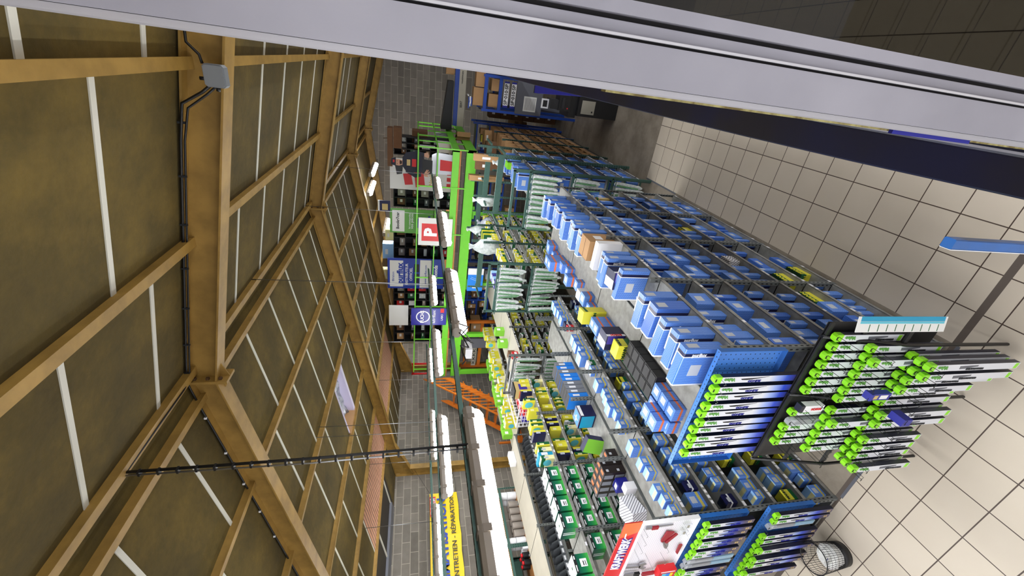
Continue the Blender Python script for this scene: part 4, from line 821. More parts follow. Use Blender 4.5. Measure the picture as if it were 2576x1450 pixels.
# ================= BY THE WINDOW =================
b = MB(); b.chbox(-.02, .02, -.02, .02, 0, 2.04, 'blue_sheet', .004, 'z'); b.box(-.022, -.019, -.02, .02, 0, 2.04, 'white_plastic'); tag(b.build('blue_post', None, (-.375, 1.105, 0)), 'single blue steel post with white edge standing on the tiles near the camera', 'post')
e = empty('navy_fascia', (0, 0, 0), 'long dark navy fascia with bowed top running beside the tiled aisle', 'fascia')
Ys = [-1, .6, 1, 1.6, 2.3, 3.4, 5, 7, 9, 11, 13]; XL = [-.150, -.158, -.165, -.178, -.187, -.195, -.203, -.218, -.220, -.185, -.14]
b = MB(); prof = lambda x: [(x, 1.99), (x-.003, 2.085), (x+.004, 2.10), (-.045-.1*(x+.2), 2.105), (-.038-.1*(x+.2), 2.112), (-.030-.1*(x+.2), 2.105), (-.022-.1*(x+.2), 2.05), (.03, 2.05)]
n = 8
for y, x in zip(Ys, XL): b.v += [(p, y, q) for p, q in prof(x)]
for i in range(len(Ys)-1):
    for j in range(n-1): a = i*n+j; b.face((a, a+n, a+n+1, a+1), 'alu' if j in (4,) else 'navy_panel')  # pale strip paints the highlight along the ridge
b.build('bowed_top', e)
b = MB(); k = len(b.v)
for y, x in zip(Ys, XL): b.v += [(x+.004, y, 1.78), (x, y, 1.99), (.03, y, 2.05), (.03, y, 1.78)]
for i in range(len(Ys)-1):
    for j in range(4): a = k+i*4+j; c = k+i*4+(j+1) % 4; b.face((a, a+4, c+4, c), 'navy_panel')
b.face((k, k+1, k+2, k+3), 'navy_panel'); a = k+4*(len(Ys)-1); b.face((a+3, a+2, a+1, a), 'navy_panel'); b.build('fascia_body', e)
for y in (-.8, 3.6, 7.8, 12.4): b = MB(); b.box(-.05, .0, y-.025, y+.025, 0, 1.79, 'navy_panel'); b.build('added_post', e)  # unseen posts, added so light passes under the fascia to the aisle
b = MB()
for i in range(26): b.cbox(-.005, 4.0+.17*i, 2.056, .02, .10, .012, ('red', 'white_card', 'orange_band', 'white_card', 'duct_grey')[(i*7) % 5])
b.build('row_of_cards', e)
b = MB(); b.box(-.06, .06, 0, 3.4, -.05, .05, 'bright_navy'); b.box(-.062, .062, 3.4, 3.44, -.052, .052, 'black'); tag(b.build('blue_beam', None, (-.10, 4.6, 1.90), (0, 0, .06)), 'bright navy beam with a black end cap beside the dark fascia', 'beam')
# ================= FAR HALF OF THE STORE =================
# wiper pouches hanging on the green end frames
def pouch(L, w_=.075):
    def f():
        b = MB(); 
        pts = [(-w_*.3, -.0, 0), (w_*.3, 0, 0), (w_*.5, 0, -L*.06), (w_*.42, 0, -L*.9), (w_*.15, 0, -L), (-w_*.15, 0, -L), (-w_*.42, 0, -L*.9), (-w_*.5, 0, -L*.06)]
        b.prism([(x, -.012 if abs(x) < w_*.3 else -.006, z) for x, y, z in pts][::-1], (0, .03, 0), 'bag'); b.box(-w_*.46, -w_*.1, -.0135, -.006, -L*.86, -L*.07, 'bag_green'); b.cbox(.01, -.0135, -L*.06, .03, .002, .03, 'white_card')
        return b.build('wiper_pouch')
    return f
PO = [R(pouch(.52)), R(pouch(.46, .085)), R(pouch(.56, .07))]
def endcap(x0, x1, y, tiers, label, ztop, pm, where, seed, word):
    e = empty('end_frame', ((x0+x1)/2, y, 0), label, 'display frame'); X = (x0+x1)/2; rnd = random.Random(seed)
    for x in (x0, x1): b = MB(); b.box(x-X-.02, x-X+.02, 0, .04, 0, ztop, pm); b.build('post', e)
    for z in [t+.01 for t in tiers]+[ztop-.02]: b = MB(); b.box(x0-X, x1-X, 0, .03, z-.02, z+.02, pm); b.build('crossbar', e)
    for z in tiers: b = MB(); b.box(x0-X, x1-X, -.10, -.095, z+.0, z+.012, pm); b.box(x0-X, x0-X+.01, -.10, .0, z, z+.012, pm); b.box(x1-X-.01, x1-X, -.10, .0, z, z+.012, pm); b.build('hanging_rail', e)
    for ti, z in enumerate(tiers):
        x = x1-.07; k = 0
        while x > x0+.06:
            
            if seen((x, y-.12, z-.05)):
                for r_ in range(1): rnd.choice(PO).place((x+rnd.uniform(-.012, .012), y-.034-.05*rnd.random(), z+.01-rnd.random()*.02), rnd.uniform(-.45, .45), 'white and green wiper pouch, %s tier, %s from right, on %s' % (ORD[ti], ORD[k], where), 'wiper pouch', 'pouches on ' + where, tilt=rnd.uniform(-.10, .10)); k += 1
            x -= .085
endcap(-2.44, -1.45, 6.60, [2.16, 1.42, .70], 'dark green end frame hung with wiper pouches behind the tile-side row', 2.46, 'post_green', 'the near green frame', 1, 'x')
endcap(-4.25, -3.22, 6.80, [2.46, 1.80], 'dark green end frame hung with wiper pouches behind the second row', 2.66, 'post_green', 'the second green frame', 2, 'x')
endcap(-5.95, -4.98, 6.32, [2.02, 1.4], 'grey end frame hung with wiper pouches behind the third row', 2.15, 'post_grey', 'the grey frame', 3, 'x')
# stock in the farther rows
AIRs = AIR; SM = [(R(print_box(.14, .07, .11, 'mann_yellow', 'mann_green', (0, .3), 'white_card', None, name='parts_box')), .07, 'small yellow box'), (R(print_box(.14, .06, .10, 'mann_green', 'white_card', (.6, .9), 'white_card', None, name='parts_box')), .06, 'small green and white box'), (R(print_box(.14, .08, .13, 'mann_yellow', 'mann_yellow', (0, .3), 'cream', 'white_card', name='parts_box')), .08, 'small yellow box with white label'), (R(print_box(.14, .06, .09, 'rack_black', 'white_card', (.5, .9), 'white_card', None, name='parts_box')), .06, 'small black and white box')]
LG = [(R(print_box(.16, .16, .22, 'lime_card', 'lime_card', (0, .3), 'lime_card', 'white_card', name='large_carton')), .16, 'lime green carton'), (R(print_box(.18, .10, .26, 'mann_yellow', 'mann_yellow', (0, .3), 'cream', 'white_card', disc='aqua', name='large_carton')), .10, 'pale yellow carton'), (R(print_box(.16, .12, .18, 'cream', 'mann_yellow', (.6, 1), 'paper', 'white_card', name='large_carton')), .12, 'cream and yellow carton'), (R(print_box(.16, .13, .20, 'machine_grey', 'lime_card', (.7, 1), 'machine_grey', 'white_card', name='large_carton')), .13, 'beige carton with lime top')]
rnd = random.Random(31)
def fill(nm, x, ys, zs, pick, gap, rowname, deep=.02, shelves=None, group=None):
    for bay in range(len(ys)-1):
        for si, z in enumerate(zs):
            if shelves and si not in shelves: continue
            y = ys[bay]+.05+rnd.random()*.05; k = 0
            while y < ys[bay+1]-.14:
                pr, wy, d = pick(rnd)
                if seen((x-.05, y+wy/2, z+.10)) or seen((x-.03, y+wy/2, z+.06)):
                    pr.place((x-.03-rnd.random()*deep, y, z), rnd.uniform(-.05, .05), lab(d, k, si, min(bay, 4), rowname), 'box', group or 'cartons in '+rowname); k += 1
                y += wy+rnd.choice(gap)
pa = lambda r: (lambda t: (t[0], t[1], 'blue dotted filter box'))(r.choice(AIR))
ps = lambda r: r.choice(SM); pl = lambda r: r.choice(LG)
fill('A2', -1.46, [6.62, 7.6, 8.55], E2[0][3], pa, (.01, .02, .04, .06), 'far green rack', group='blue filter boxes in the far green rack')
fill('B2', -3.22, [6.82, 7.8, 8.8, 9.8], E2[1][3], ps, (.005, .01, .03), 'far small rack')
fill('C', -5.04, [5.83], CZ, ps, (.01,), 'third row')
fill('C2', -5.04, [6.4, 7.4, 8.4, 9.4, 10.4], E2[2][3], ps, (.005, .01, .04, .07), 'beige-topped rack', shelves=(1, 2, 3, 4))
fill('D2', -6.86, [6.3, 7.3, 8.3, 9.3, 10.2], E2[3][3], lambda r: r.choice((LG[1], LG[2], LG[1])), (.0, .01, .02, .10), 'low rack front edge', shelves=(3,))
fill('D2b', -7.40, [6.5, 7.5, 8.5, 9.3], E2[3][3], lambda r: r.choice((LG[0], LG[3], LG[0])), (.01, .02, .08), 'low rack rear edge', shelves=(3,))
fill('C2t', -5.45, [7.4, 8.4], [1.88], lambda r: LG[0], (.2, .3), 'beige top')
b = MB(); b.cbox(0, 0, .06, .12, .11, .12, 'red'); b.cbox(.061, 0, .05, .002, .06, .05, 'white_card'); tag(b.build('red_box', None, (-5.20, 6.62, 1.885)), 'small red box with white label on the beige top of the farther rack', 'box')
carton('open_carton', 'small open brown carton on the beige rack top beside the red box', (-5.35, 6.85, 1.885), (.14, .1, .14), .1, 'cardboard_dark', False)
for k, (d, lb) in enumerate((((.2, .24, .3), 'large orange and black printed carton above the grey pouches'), ((.12, .13, .14), 'small orange carton with blue print next to the large printed carton'))):
    b = MB(); b.cbox(0, 0, d[2]/2, *d, 'gold'); b.cbox(0, 0, d[2]-.01, d[0]+.001, d[1]+.001, .022, 'black'); b.cbox(d[0]/2, -.02, d[2]*.45, .003, d[1]*.6, d[2]*.5, 'purple_print'); b.cbox(0, -d[1]/2, d[2]*.4, d[0]*.8, .003, d[2]*.6, 'orange_band')
    tag(b.build('printed_carton', None, ((-5.16, 5.55, 1.905) if k == 0 else (-5.12, 5.22, 1.905))), lb, 'box')
carton('white_and_black_box', 'long white carton with black flaps behind the large orange printed carton', (-5.30, 5.60, 1.905), (.14, .4, .16), 0, 'white_card', True, tape=False)
# cardboard pick bins continuing the tile-side row
for bay in range(3):
    y0 = 8.62+bay*1.1; zs = [.15, .55, .95, 1.35, 1.75]
    unit('dark shelving bay of open cardboard bins, %s of three beyond the blue boxes' % ORD[bay], -1.46, y0, y0+1.08, .5, zs, 2.1, 'post_green' if bay < 2 else 'blue_paint', 'galv', 'bays of open cardboard bins', 'rack_black', .1, True)
    for si, z in enumerate(zs):
        for k in range(3):
            y = y0+.06+k*.34; b = MB()
            b.box(-.36, 0, 0, .004, 0, .28, 'cardboard'); b.box(-.36, 0, .296, .30, 0, .28, 'cardboard'); b.box(-.004, 0, 0, .3, 0, .12, 'cardboard'); b.box(-.36, -.356, 0, .3, 0, .28, 'cardboard'); b.box(-.36, 0, 0, .3, 0, .004, 'cardboard_dark')
            if (k+si+bay) % 3 == 0: b.box(-.3, -.05, .05, .25, .01, .2, ('white_card', 'purple_print', 'cardboard_dark')[(k+bay) % 3])
            tag(b.build('open_cardboard_bin', None, (-1.48, y, z)), '%s, %s shelf up, %s bay of bins' % ('open cardboard bin, %s from near end' % ORD[k], ORD[si], bayn[bay]), 'box', 'open cardboard bins')
# tall cross racks in dark green with long cartons and bags above the second row
for k, (x, y) in enumerate(((-1.95, 7.5), (-2.05, 8.9), (-3.0, 9.6), (-4.1, 8.6))):
    e = empty('green_gantry', (x, y, 0), 'dark green slotted cross frame over the far racks, %s from the right' % ORD[k], 'rack frame', 'dark green cross frames')
    L = (1.1, 1.1, 1.2, 1.2)[k]
    for s in (-1, 1): b = MB(); post(b, s*L/2, 0, 0, 2.75, 'post_green', s, 1, .045); b.build('post', e)
    b = MB(); b.box(-L/2, L/2, -.004, .03, 2.45, 2.56, 'post_green'); b.build('crossbeam', e)
    b = MB(); post(b, 0, 0, 0, .01, 'post_green'); b.box(-L/2-.1, -L/2-.06, -.3, .3, 2.5, 2.53, 'post_green'); b.box(L/2+.06, L/2+.1, -.3, .3, 2.5, 2.53, 'post_green'); b.build('side_rail', e)
rr = random.Random(8)
def sack(seed, mat):
    r_ = random.Random(seed); b = MB(); b.lathe([(.04, 0), (.10, .03), (.13, .16), (.11, .30), (.05, .40), (.015, .44), (.05, .50)], mat, n=10); b.v = [(x+r_.uniform(-.02, .02), y+r_.uniform(-.02, .02), z+r_.uniform(-.02, .02)) for x, y, z in b.v]; return b
for k, (x, y, z, s, mt) in enumerate(((-3.36, 7.9, 2.25, 1.3, 'bag'), (-3.35, 9.35, 2.0, 1.1, 'haze_film'), (-2.7, 9.0, 2.2, 1.1, 'bag'), (-1.72, 8.36, 2.1, .8, 'bag'), (-1.74, 8.0, 2.1, .7, 'haze_film'), (-3.6, 9.5, 2.26, 1.0, 'bag'))):
    o = tag(sack(k, mt).build('plastic_bag', None, (x, y, z)), 'knotted translucent plastic bag of parts on the far racks, %s' % ['largest', 'behind the largest', 'hanging beside the green upright', 'above the lime cards', 'nearest the pouches', 'farthest left'][k], 'bag', 'knotted plastic bags'); o.scale = (s, s, s)
for k, (x, y, z, d) in enumerate(((-1.75, 8.9, 2.12, (.14, .12, .70)), (-2.0, 9.3, 2.1, (.18, .1, .62)), (-2.35, 9.6, 2.0, (.12, .25, .80)), (-1.8, 10.4, 2.12, (.3, .5, .22)), (-1.7, 11.2, 2.12, (.35, .4, .18)), (-1.75, 8.2, 2.11, (.1, .3, .25)))):
    carton('long_carton', 'brown carton standing on the far racks, %s' % ['tall and narrow in front', 'tall, behind the narrow one', 'tallest against the blue rack', 'low and wide', 'low, farthest back', 'small, above the blue boxes'][k], (x, y, z), d, .05*k, ('cardboard', 'cardboard_dark')[k % 2])
for k in range(5): b = MB(); b.cbox(0, 0, .12, .12, .03, .24, 'lime'); tag(b.build('lime_card', None, (-1.62, 7.66+.06*k, 2.11), (0, 0, .1*k)), 'lime green card pack on the far green rack, %s in line' % ORD[k], 'pack', 'lime green card packs')
for k in range(5): b = MB(); b.cbox(0, 0, .14, .20, .06, .28, ('mann_green', 'mann_yellow')[k % 2]); b.cbox(0, -.03, .15, .14, .003, .12, 'white_card'); tag(b.build('tall_carton', None, (-3.36, 8.3+.10*k, 2.26)), 'tall %s carton on top of the far small rack, %s in line' % (('green', 'yellow')[k % 2], ORD[k]), 'box', 'tall cartons on the far small rack')
for k in range(4): b = MB(); b.cbox(0, 0, .11, .16, .10, .22, ('purple_print', 'pale_blue')[k % 2]); b.cbox(.03, 0, .221, .08, .06, .002, 'white_card'); tag(b.build('lilac_carton', None, (-3.75, 7.0+.13*k, 2.26)), 'blue and lilac carton behind the second green frame, %s in line' % ORD[k], 'box', 'blue and lilac cartons')
# cartons in stacks beyond, machine, blue rack with plates
e = None
for k in range(6): carton('stacked_carton', 'dark brown carton with white label, %s along the stack by the concrete floor' % ORD[k], (-1.18, 12.75, .02+.33*k), (.34, .4, .32), 0, 'cardboard_dark', True, group='dark brown stacked cartons')
b = MB(); b.lathe([(.18, 0), (.2, .9), (.17, 1.9), (.12, 2.35), (.05, 2.4)], 'duct_grey', n=9, smooth=False); b.v = [(x+rr.uniform(-.03, .03), y+rr.uniform(-.03, .03), z) for x, y, z in b.v]; tag(b.build('wrapped_bundle', None, (-.98, 12.2, .0)), 'grey sheet-wrapped bundle resting on the dark cartons', 'bundle')
e = empty('plotter', (-.46, 8.9, 0), 'black floor-standing machine with pale square panel behind the navy fascia', 'machine'); b = MB()
b.box(-.25, .25, -.3, .3, 0, .85, 'machine_black'); b.box(-.3, .25, -.2, .4, .85, 1.0, 'machine_black'); b.build('body', e)
b = MB(); b.box(-.20, .05, -.31, -.29, .5, .78, 'machine_grey'); b.cbox(-.15, -.312, .55, .03, .004, .03, 'black'); b.build('service_panel', e); b = MB(); b.cbox(-.05, -.1, 1.12, .28, .3, .24, 'machine_black'); b.cbox(-.05, -.27, 1.16, .2, .04, .05, 'rack_black'); b.cbox(-.14, -.255, 1.06, .02, .01, .02, 'red'); b.build('head_unit', e)
b = MB(); b.box(-.18, .0, -.2, .1, 1.24, 1.40, 'rack_black'); b.build('hopper', e); b = MB(); b.box(-.2, -.02, -.05, -.04, 1.40, 1.55, 'white_plastic'); b.box(-.17, -.05, -.055, -.035, 1.43, 1.52, 'rack_black'); b.build('screen', e)
e = empty('blue_pallet_rack', (-.6, 11.4, 0), 'blue rack holding cartons, plates and a grey board beyond the navy fascia', 'rack')
for x in (-.42, .34):
    for y in (-.4, .5): b = MB(); b.box(x-.03, x+.03, y-.03, y+.03, 0, 2.45, 'blue_paint'); b.build('post', e)
for z in (1.0, 2.02, 2.38): b = MB(); b.box(-.42, .36, -.42, -.36, z-.04, z+.04, 'blue_paint'); b.box(-.42, .36, .46, .52, z-.04, z+.04, 'blue_paint'); b.box(-.42, .36, -.4, .5, z-.01, z, 'galv'); b.build('beam', e)
b = MB(); b.box(-.42, .36, -.44, -.425, .95, 1.62, 'duct_grey'); b.box(-.34, .0, -.45, -.44, 1.10, 1.42, 'paper')
for k in range(9): b.box(-.31, -.03, -.452, -.449, 1.13+.03*k, 1.14+.03*k, 'duct_grey')
b.build('notice_board', e)
for k, z in enumerate((1.88, 1.70)):
    b = MB(); b.box(-.29, .29, -.004, 0, -.06, .06, 'white_plastic'); b.box(-.29, -.245, -.006, -.003, -.06, .06, 'bright_navy'); b.box(.25, .29, -.006, -.003, -.06, .06, 'bright_navy')
    o = tag(b.build('number_plate', None, (-.62, 10.955, z)), 'white number plate on the blue rack, %s of the pair' % ('upper', 'lower')[k], 'number plate', 'pair of number plates'); text('SP·010·SP', 'black', o, (.0, -.006, 0), (1, 0, 0), (0, 0, 1), length=.46, height=.085, bold=.02, name='plate_lettering')
for k, (x, z, d) in enumerate(((-.75, 2.39, (.4, .3, .26)), (-.35, 2.39, (.36, .3, .22)), (-.8, 2.03, (.3, .4, .25)), (-.45, 2.03, (.26, .4, .2)), (-.7, 1.01, (.3, .3, .3)))):
    carton('open_carton', 'orange-brown carton on the blue rack, %s' % ['top left', 'top right', 'upper shelf left', 'upper shelf right', 'low behind the board'][k], (x, 11.3, z), d, 0, 'cardboard', False)
b = MB()
for k in range(7): b.cbox(-.15+.06*k, (k % 3)*.05, .02+.03*(k % 4), .18, .02, .03, ('blue_paint', 'white_plastic')[k % 2], Matrix.Rotation(.5*k, 4, 'Z'))
tag(b.build('blue_hooks', None, (-.75, 11.2, 2.66)), 'tangle of blue and white plastic pieces on the top carton', 'parts')
for k in range(2): b = MB(); b.box(-.5, .5, -.5, .5, 0, .02, 'pallet_wood'); b.box(-.5, .5, -.5, -.42, -.1, 0, 'pallet_wood'); b.box(-.5, .5, -.04, .04, -.1, 0, 'pallet_wood'); b.box(-.5, .5, .42, .5, -.1, 0, 'pallet_wood'); tag(b.build('pallet', None, (-1.9, 13.3, .9+.25*k)), 'wooden pallet in the shelf beyond the dark cartons, %s one' % ('lower', 'upper')[k], 'pallet', 'wooden pallets')
# blue cage racks along the far side
for k, (x, y) in enumerate(((-2.0, 11.9), (-3.3, 10.9), (-4.6, 11.0), (-5.9, 11.0), (-7.0, 11.2))):
    e = empty('blue_rack', (x, y, 0), 'blue rack of dark parts under the mezzanine, %s from the right' % ORD[k], 'rack', 'blue racks under the mezzanine'); L = 1.1
    for s in (-1, 1): b = MB(); b.box(s*L/2-.025, s*L/2+.025, -.025, .025, 0, 2.5, 'blue_paint'); b.box(s*L/2-.025, s*L/2+.025, .5, .55, 0, 2.5, 'blue_paint'); b.build('post', e)
    for z in (.9, 1.3, 1.7, 2.05, 2.4): b = MB(); b.box(-L/2, L/2, -.02, .02, z-.03, z+.01, 'blue_paint'); b.box(-L/2, L/2, 0, .5, z-.01, z, 'galv'); b.build('shelf', e)
    r_ = random.Random(k)
    for zi, z in enumerate((.9, 1.3, 1.7, 2.05)):
        xx = -L/2+.06; j = 0
        while xx < L/2-.16:
            w_ = r_.choice((.10, .14, .18, .22)); h_ = r_.uniform(.12, .26); b = MB(); mt = r_.choice(('cardboard', 'rack_black', 'mann_yellow', 'cardboard_dark', 'blue_paint', 'duct_grey', 'white_card')); b.cbox(0, 0, h_/2, w_, .25, h_, mt); b.cbox(0, -.126, h_*.6, w_*.5, .003, h_*.2, 'white_card')
            if seen((x+xx+w_/2, y+.05, z+.08)): tag(b.build('parts_carton', None, (x+xx+w_/2, y+.15, z)), 'carton under the mezzanine, %s along, %s shelf, %s blue rack from right' % (ORD[j], ORD[zi], ORD[k]), 'box', 'cartons in the blue racks'); j += 1
            xx += w_+r_.choice((.02, .06))
# far white and blue beam with car make lettering
e = empty('sign_beam', (-.7, 12.4, 2.84), 'blue beam with a white fascia lettered in black under the far wall', 'beam'); b = MB(); b.box(-.95, 1.1, -.02, .1, .04, .17, 'blue_paint'); b.build('beam', e); b = MB(); b.box(-.95, 1.1, -.03, -.01, -.12, .06, 'shelf_beige'); b.build('fascia', e)
text('SEAT', 'black', e, (-.38, -.033, -.02), (1, 0, 0), (0, 0, 1), length=.17, bold=.02); text('VOLKSWAGEN', 'black', e, (.28, -.033, -.02), (1, 0, 0), (0, 0, 1), length=.30, bold=.02)
b = MB(); b.box(-.9, .35, 0, .5, 0, .30, 'black'); b.v = [(x, y, z*(1-.5*(x+.9)/1.25)) for x, y, z in b.v]; tag(b.build('black_bundle', None, (-.9, 12.6, 3.02)), 'long black plastic bundle lying above the white lettered fascia', 'bundle')
carton('flattened_carton', 'torn brown carton beside the black bundle above the fascia', (-.2, 12.7, 3.02), (.35, .3, .22), .2, 'cardboard', False)
for k in range(2): carton('flat_carton', 'flat brown carton leaning on the end of the white fascia, %s' % ('front', 'back')[k], (-1.75-.1*k, 11.6+.1*k, 2.62), (.12, .5, .34), .2, 'cardboard', False)
# ================= MEZZANINE =================
MY, MX0, MX1 = 10.0, -8.6, -1.85
e = empty('mezzanine', (-5, MY, 2.6), 'lime green mezzanine deck with plywood edge across the far half', 'mezzanine')
b = MB(); b.box(MX0+5, MX1+5, 0, .05, .40, .56, 'lime_paint'); b.build('edge_beam', e); b = MB(); b.box(MX0+5, MX1+5, .0, .1, .0, .24, 'lime_paint'); b.box(MX0+5, MX1+5, -.02, .12, .0, .012, 'lime_paint'); b.box(MX0+5, MX1+5, -.02, .12, .23, .24, 'lime_paint'); b.build('main_beam', e)
b = MB(); b.box(MX1+4.95, MX1+5.0, 0, 4.0, .0, .24, 'lime_paint'); b.build('main_beam', e); b = MB(); b.box(MX1+4.95, MX1+5.0, 0, 4.0, .40, .56, 'lime_paint'); b.build('edge_beam', e)
b = MB(); b.box(MX0+5, MX1+4.94, .05, 3.2, .36, .40, 'wood_ply'); b.box(MX0+5, MX1+5, -.01, .03, .36, .398, 'wood_ply'); b.build('deck', e)
for x in (-3.35, -5.4, -7.1, -8.5): b = MB(); b.box(x+5-.06, x+5+.06, .02, .12, -2.6, .0, 'lime_paint'); b.box(x+5-.16, x+5+.16, .03, .1, -.06, 0, 'lime_paint'); b.build('post', e)
e = empty('mezzanine_railing', (-5, MY, 3.0), 'thin lime green steel railing along the edge of the mezzanine', 'railing')
for z in (.94, .50): b = MB(); b.box(MX0+5.2, MX1+5, -.012, .012, z-.015, z+.015, 'lime_paint'); b.build('rail', e)
for z in (.94, .50): b = MB(); b.box(MX1+4.98, MX1+5.01, 0, 4, z-.015, z+.015, 'lime_paint'); b.build('side_rail', e)
for x in (MX1+5, MX1+4.1, -3.05+5-.9, -4.3+5-.9, -6.1+5, -7.2+5, -8.3+5): b = MB(); b.box(x-.014, x+.014, -.014, .014, -.2, .96, 'lime_paint'); b.build('baluster', e)
for y in (.8, 1.6, 2.4, 3.2, 3.9): b = MB(); b.box(MX1+4.98, MX1+5.01, y-.014, y+.014, -.2, .96, 'lime_paint'); b.build('side_baluster', e)
b = MB(); b.box(-7.7, -7.35, 10.2, 10.25, 0, 3.0, 'duct_grey'); tag(b.build('grey_upright'), 'wide grey steel sheet below the left end of the mezzanine', 'panel')
# orange stairs
e = empty('staircase', (-8.85, 8.55, 0), 'orange steel stairs with a barred railing climbing to the mezzanine beside the block wall', 'stairs')
SY = lambda z: 9.95 - (2.86-z)/1.28 - 8.8     # slope line of the stairs
for x in (.42, -.48):
    b = MB(); b.prism([(x, SY(-.0)-.1, 0), (x, SY(2.86), 2.86), (x, SY(2.86), 3.10), (x, SY(-.0)-.28, 0)], (.03, 0, 0), 'orange_paint'); b.build('stringer', e)
    b = MB(); b.box(x-.01, x+.035, SY(.62)-.04, SY(.62)+.01, .3, .95+.62, 'orange_paint'); b.build('newel', e)
for k in range(12):
    z = .2+.23*k; b = MB(); b.box(-.48, .44, SY(z)-.12, SY(z)+.10, z-.02, z+.01, 'orange_paint'); b.build('tread', e)
b = MB(); b.prism([(.44, SY(.6), .6+.88), (.44, SY(2.86)-.05, 2.86+.80), (.44, SY(2.86)-.05, 2.86+.74), (.44, SY(.6), .6+.82)], (.04, 0, 0), 'orange_paint'); b.build('handrail', e)
for k in range(14):
    z = .7+.16*k; b = MB(); b.box(.445, .47, SY(z)-.012, SY(z)+.012, z, z+.85, 'orange_paint'); b.build('baluster', e)
# orange pallet rack under the mezzanine
e = empty('orange_rack', (-8.0, 10.6, 0), 'orange pallet rack with dark stock beneath the mezzanine, beside the stairs', 'rack')
for x in (-.7, .3, 1.0): b = MB(); b.box(x-.04, x+.04, -.04, .04, 0, 2.55, 'orange_paint'); b.build('post', e)
for z in (.5, 1.2, 1.9, 2.35): b = MB(); b.box(-.7, 1.0, -.05, -.01, z-.05, z+.05, 'orange_paint'); b.box(-.7, 1.0, 0, .8, z-.02, z, 'door_dark'); b.build('beam', e)
b = MB(); b.box(-.65, .25, -.06, -.055, 2.0, 2.14, 'shelf_beige'); b.build('lettered_board', e); text('KKKKK', 'black', e, (-.2, -.062, 2.07), (1, 0, 0), (0, 0, 1), length=.75, height=.09)
for k, (x, z, d, mt) in enumerate(((-8.4, 1.92, (.4, .5, .3), 'machine_grey'), (-7.9, 1.92, (.35, .4, .25), 'duct_grey'), (-8.3, 1.22, (.5, .5, .3), 'cardboard_dark'), (-7.6, 1.22, (.4, .5, .35), 'duct_grey'), (-7.3, 1.92, (.4, .4, .3), 'cardboard'))):
    b = MB(); b.cbox(0, 0, d[2]/2, *d, mt); b.cbox(0, -d[1]/2, d[2]*.6, .1, .004, .06, 'white_card'); tag(b.build('stored_case', None, (x, 10.95, z)), 'stored case in the orange rack, %s' % ['upper left, beige', 'upper middle, grey', 'lower left, brown', 'lower right, grey', 'upper right, brown'][k], 'case')
b = MB(); b.cbox(0, 0, 0, .5, .03, .42, 'sky_print'); b.cbox(.34, 0, 0, .18, .03, .42, 'white_card'); b.cbox(-.12, -.016, 0, .08, .003, .14, 'paper'); b.tube([(.02, -.02, -.14), (.14, -.02, .14)], .008, 'pale_blue', 5); b.tube([(.06, -.02, -.16), (.18, -.02, .12)], .008, 'pale_blue', 5)
tag(b.build('blue_poster_board', None, (-5.3, 9.955, 2.36), (0, 0, .0)), 'sky blue and white printed board hanging below the mezzanine beam', 'board')
# what stands on the mezzanine
def wordsign(name, lab_, x0, x1, z0, z1, y, mat, cat, fn):
    b = MB(); b.box(x0, x1, y, y+.03, z0, z1, mat); o = tag(b.build(name), lab_, cat); fn(o, (x0+x1)/2, (z0+z1)/2); return o
def deco(o, x0, x1, z0, z1, y, mat, name='printed_area'): b = MB(); b.box(x0, x1, y-.003, y, z0, z1, mat); return b.build(name, o)
RX1 = (1, 0, 0); UZ = (0, 0, 1)
def f(o, x, z): deco(o, -4.12, -3.66, 3.36, 3.82, 9.93, 'red_ink'); text('P', 'white_plastic', o, (-3.89, 9.924, 3.59), RX1, UZ, height=.32, bold=.05); text('PRECISIUM', 'red_ink', o, (-3.89, 9.926, 3.28), RX1, UZ, length=.5, bold=.02)
wordsign('square_sign', 'square white board with a red P emblem hanging on the mezzanine railing', -4.24, -3.52, 3.07, 3.90, 9.93, 'paper', 'sign', f)
def f(o, x, z): deco(o, -5.92, -5.10, 4.28, 4.64, 10.8, 'paper'); text('purflux', 'blue_ink', o, (-5.50, 10.795, 4.36), RX1, UZ, length=.66, bold=.04); text('filtration', 'blue_ink', o, (-5.6, 10.795, 4.55), RX1, UZ, length=.3); text('DISTRIBUTEUR', 'white_plastic', o, (-5.52, 10.795, 4.18), RX1, UZ, length=.66, bold=.02); text('OFFICIEL', 'white_plastic', o, (-5.52, 10.795, 4.06), RX1, UZ, length=.42, bold=.02); deco(o, -5.95, -5.07, 3.50, 3.82, 10.8, 'paper'); deco(o, -5.8, -5.5, 3.84, 3.98, 10.8, 'dark_ink'); deco(o, -5.45, -5.2, 3.84, 3.98, 10.8, 'black'); text('Diamonds', 'white_plastic', o, (-5.52, 10.795, 3.38), RX1, UZ, length=.6, bold=.03); text('www.purflux.com', 'blue_ink', o, (-5.52, 10.795, 3.66), RX1, UZ, length=.6)
wordsign('distributor_poster', 'tall blue and white distributor poster standing on the mezzanine', -5.98, -5.04, 3.15, 4.70, 10.8, 'blue_ink', 'poster', f)
def f(o, x, z): deco(o, -4.20, -3.62, 4.25, 4.56, 10.7, 'paper'); text('Bookr7car', 'dark_ink', o, (-3.90, 10.695, 4.42), RX1, UZ, length=.46, bold=.02); [text(t, 'white_plastic', o, (-3.90, 10.695, 4.12-.06*i), RX1, UZ, length=.42) for i, t in enumerate(('Ici commandez', 'vos pièces'))]; b = MB(); n = 14; k = len(b.v); b.v += [(-3.95+.18*math.cos(2*PI*i/n), 10.696, 3.82+.13*math.sin(2*PI*i/n)) for i in range(n)]; b.face(tuple(range(k, k+n)), 'bright_navy'); b.cbox(-3.8, 10.697, 3.62, .12, .003, .06, 'bright_navy'); b.build('printed_shape', o); deco(o, -4.2, -3.62, 3.1, 3.45, 10.7, 'shelf_beige')
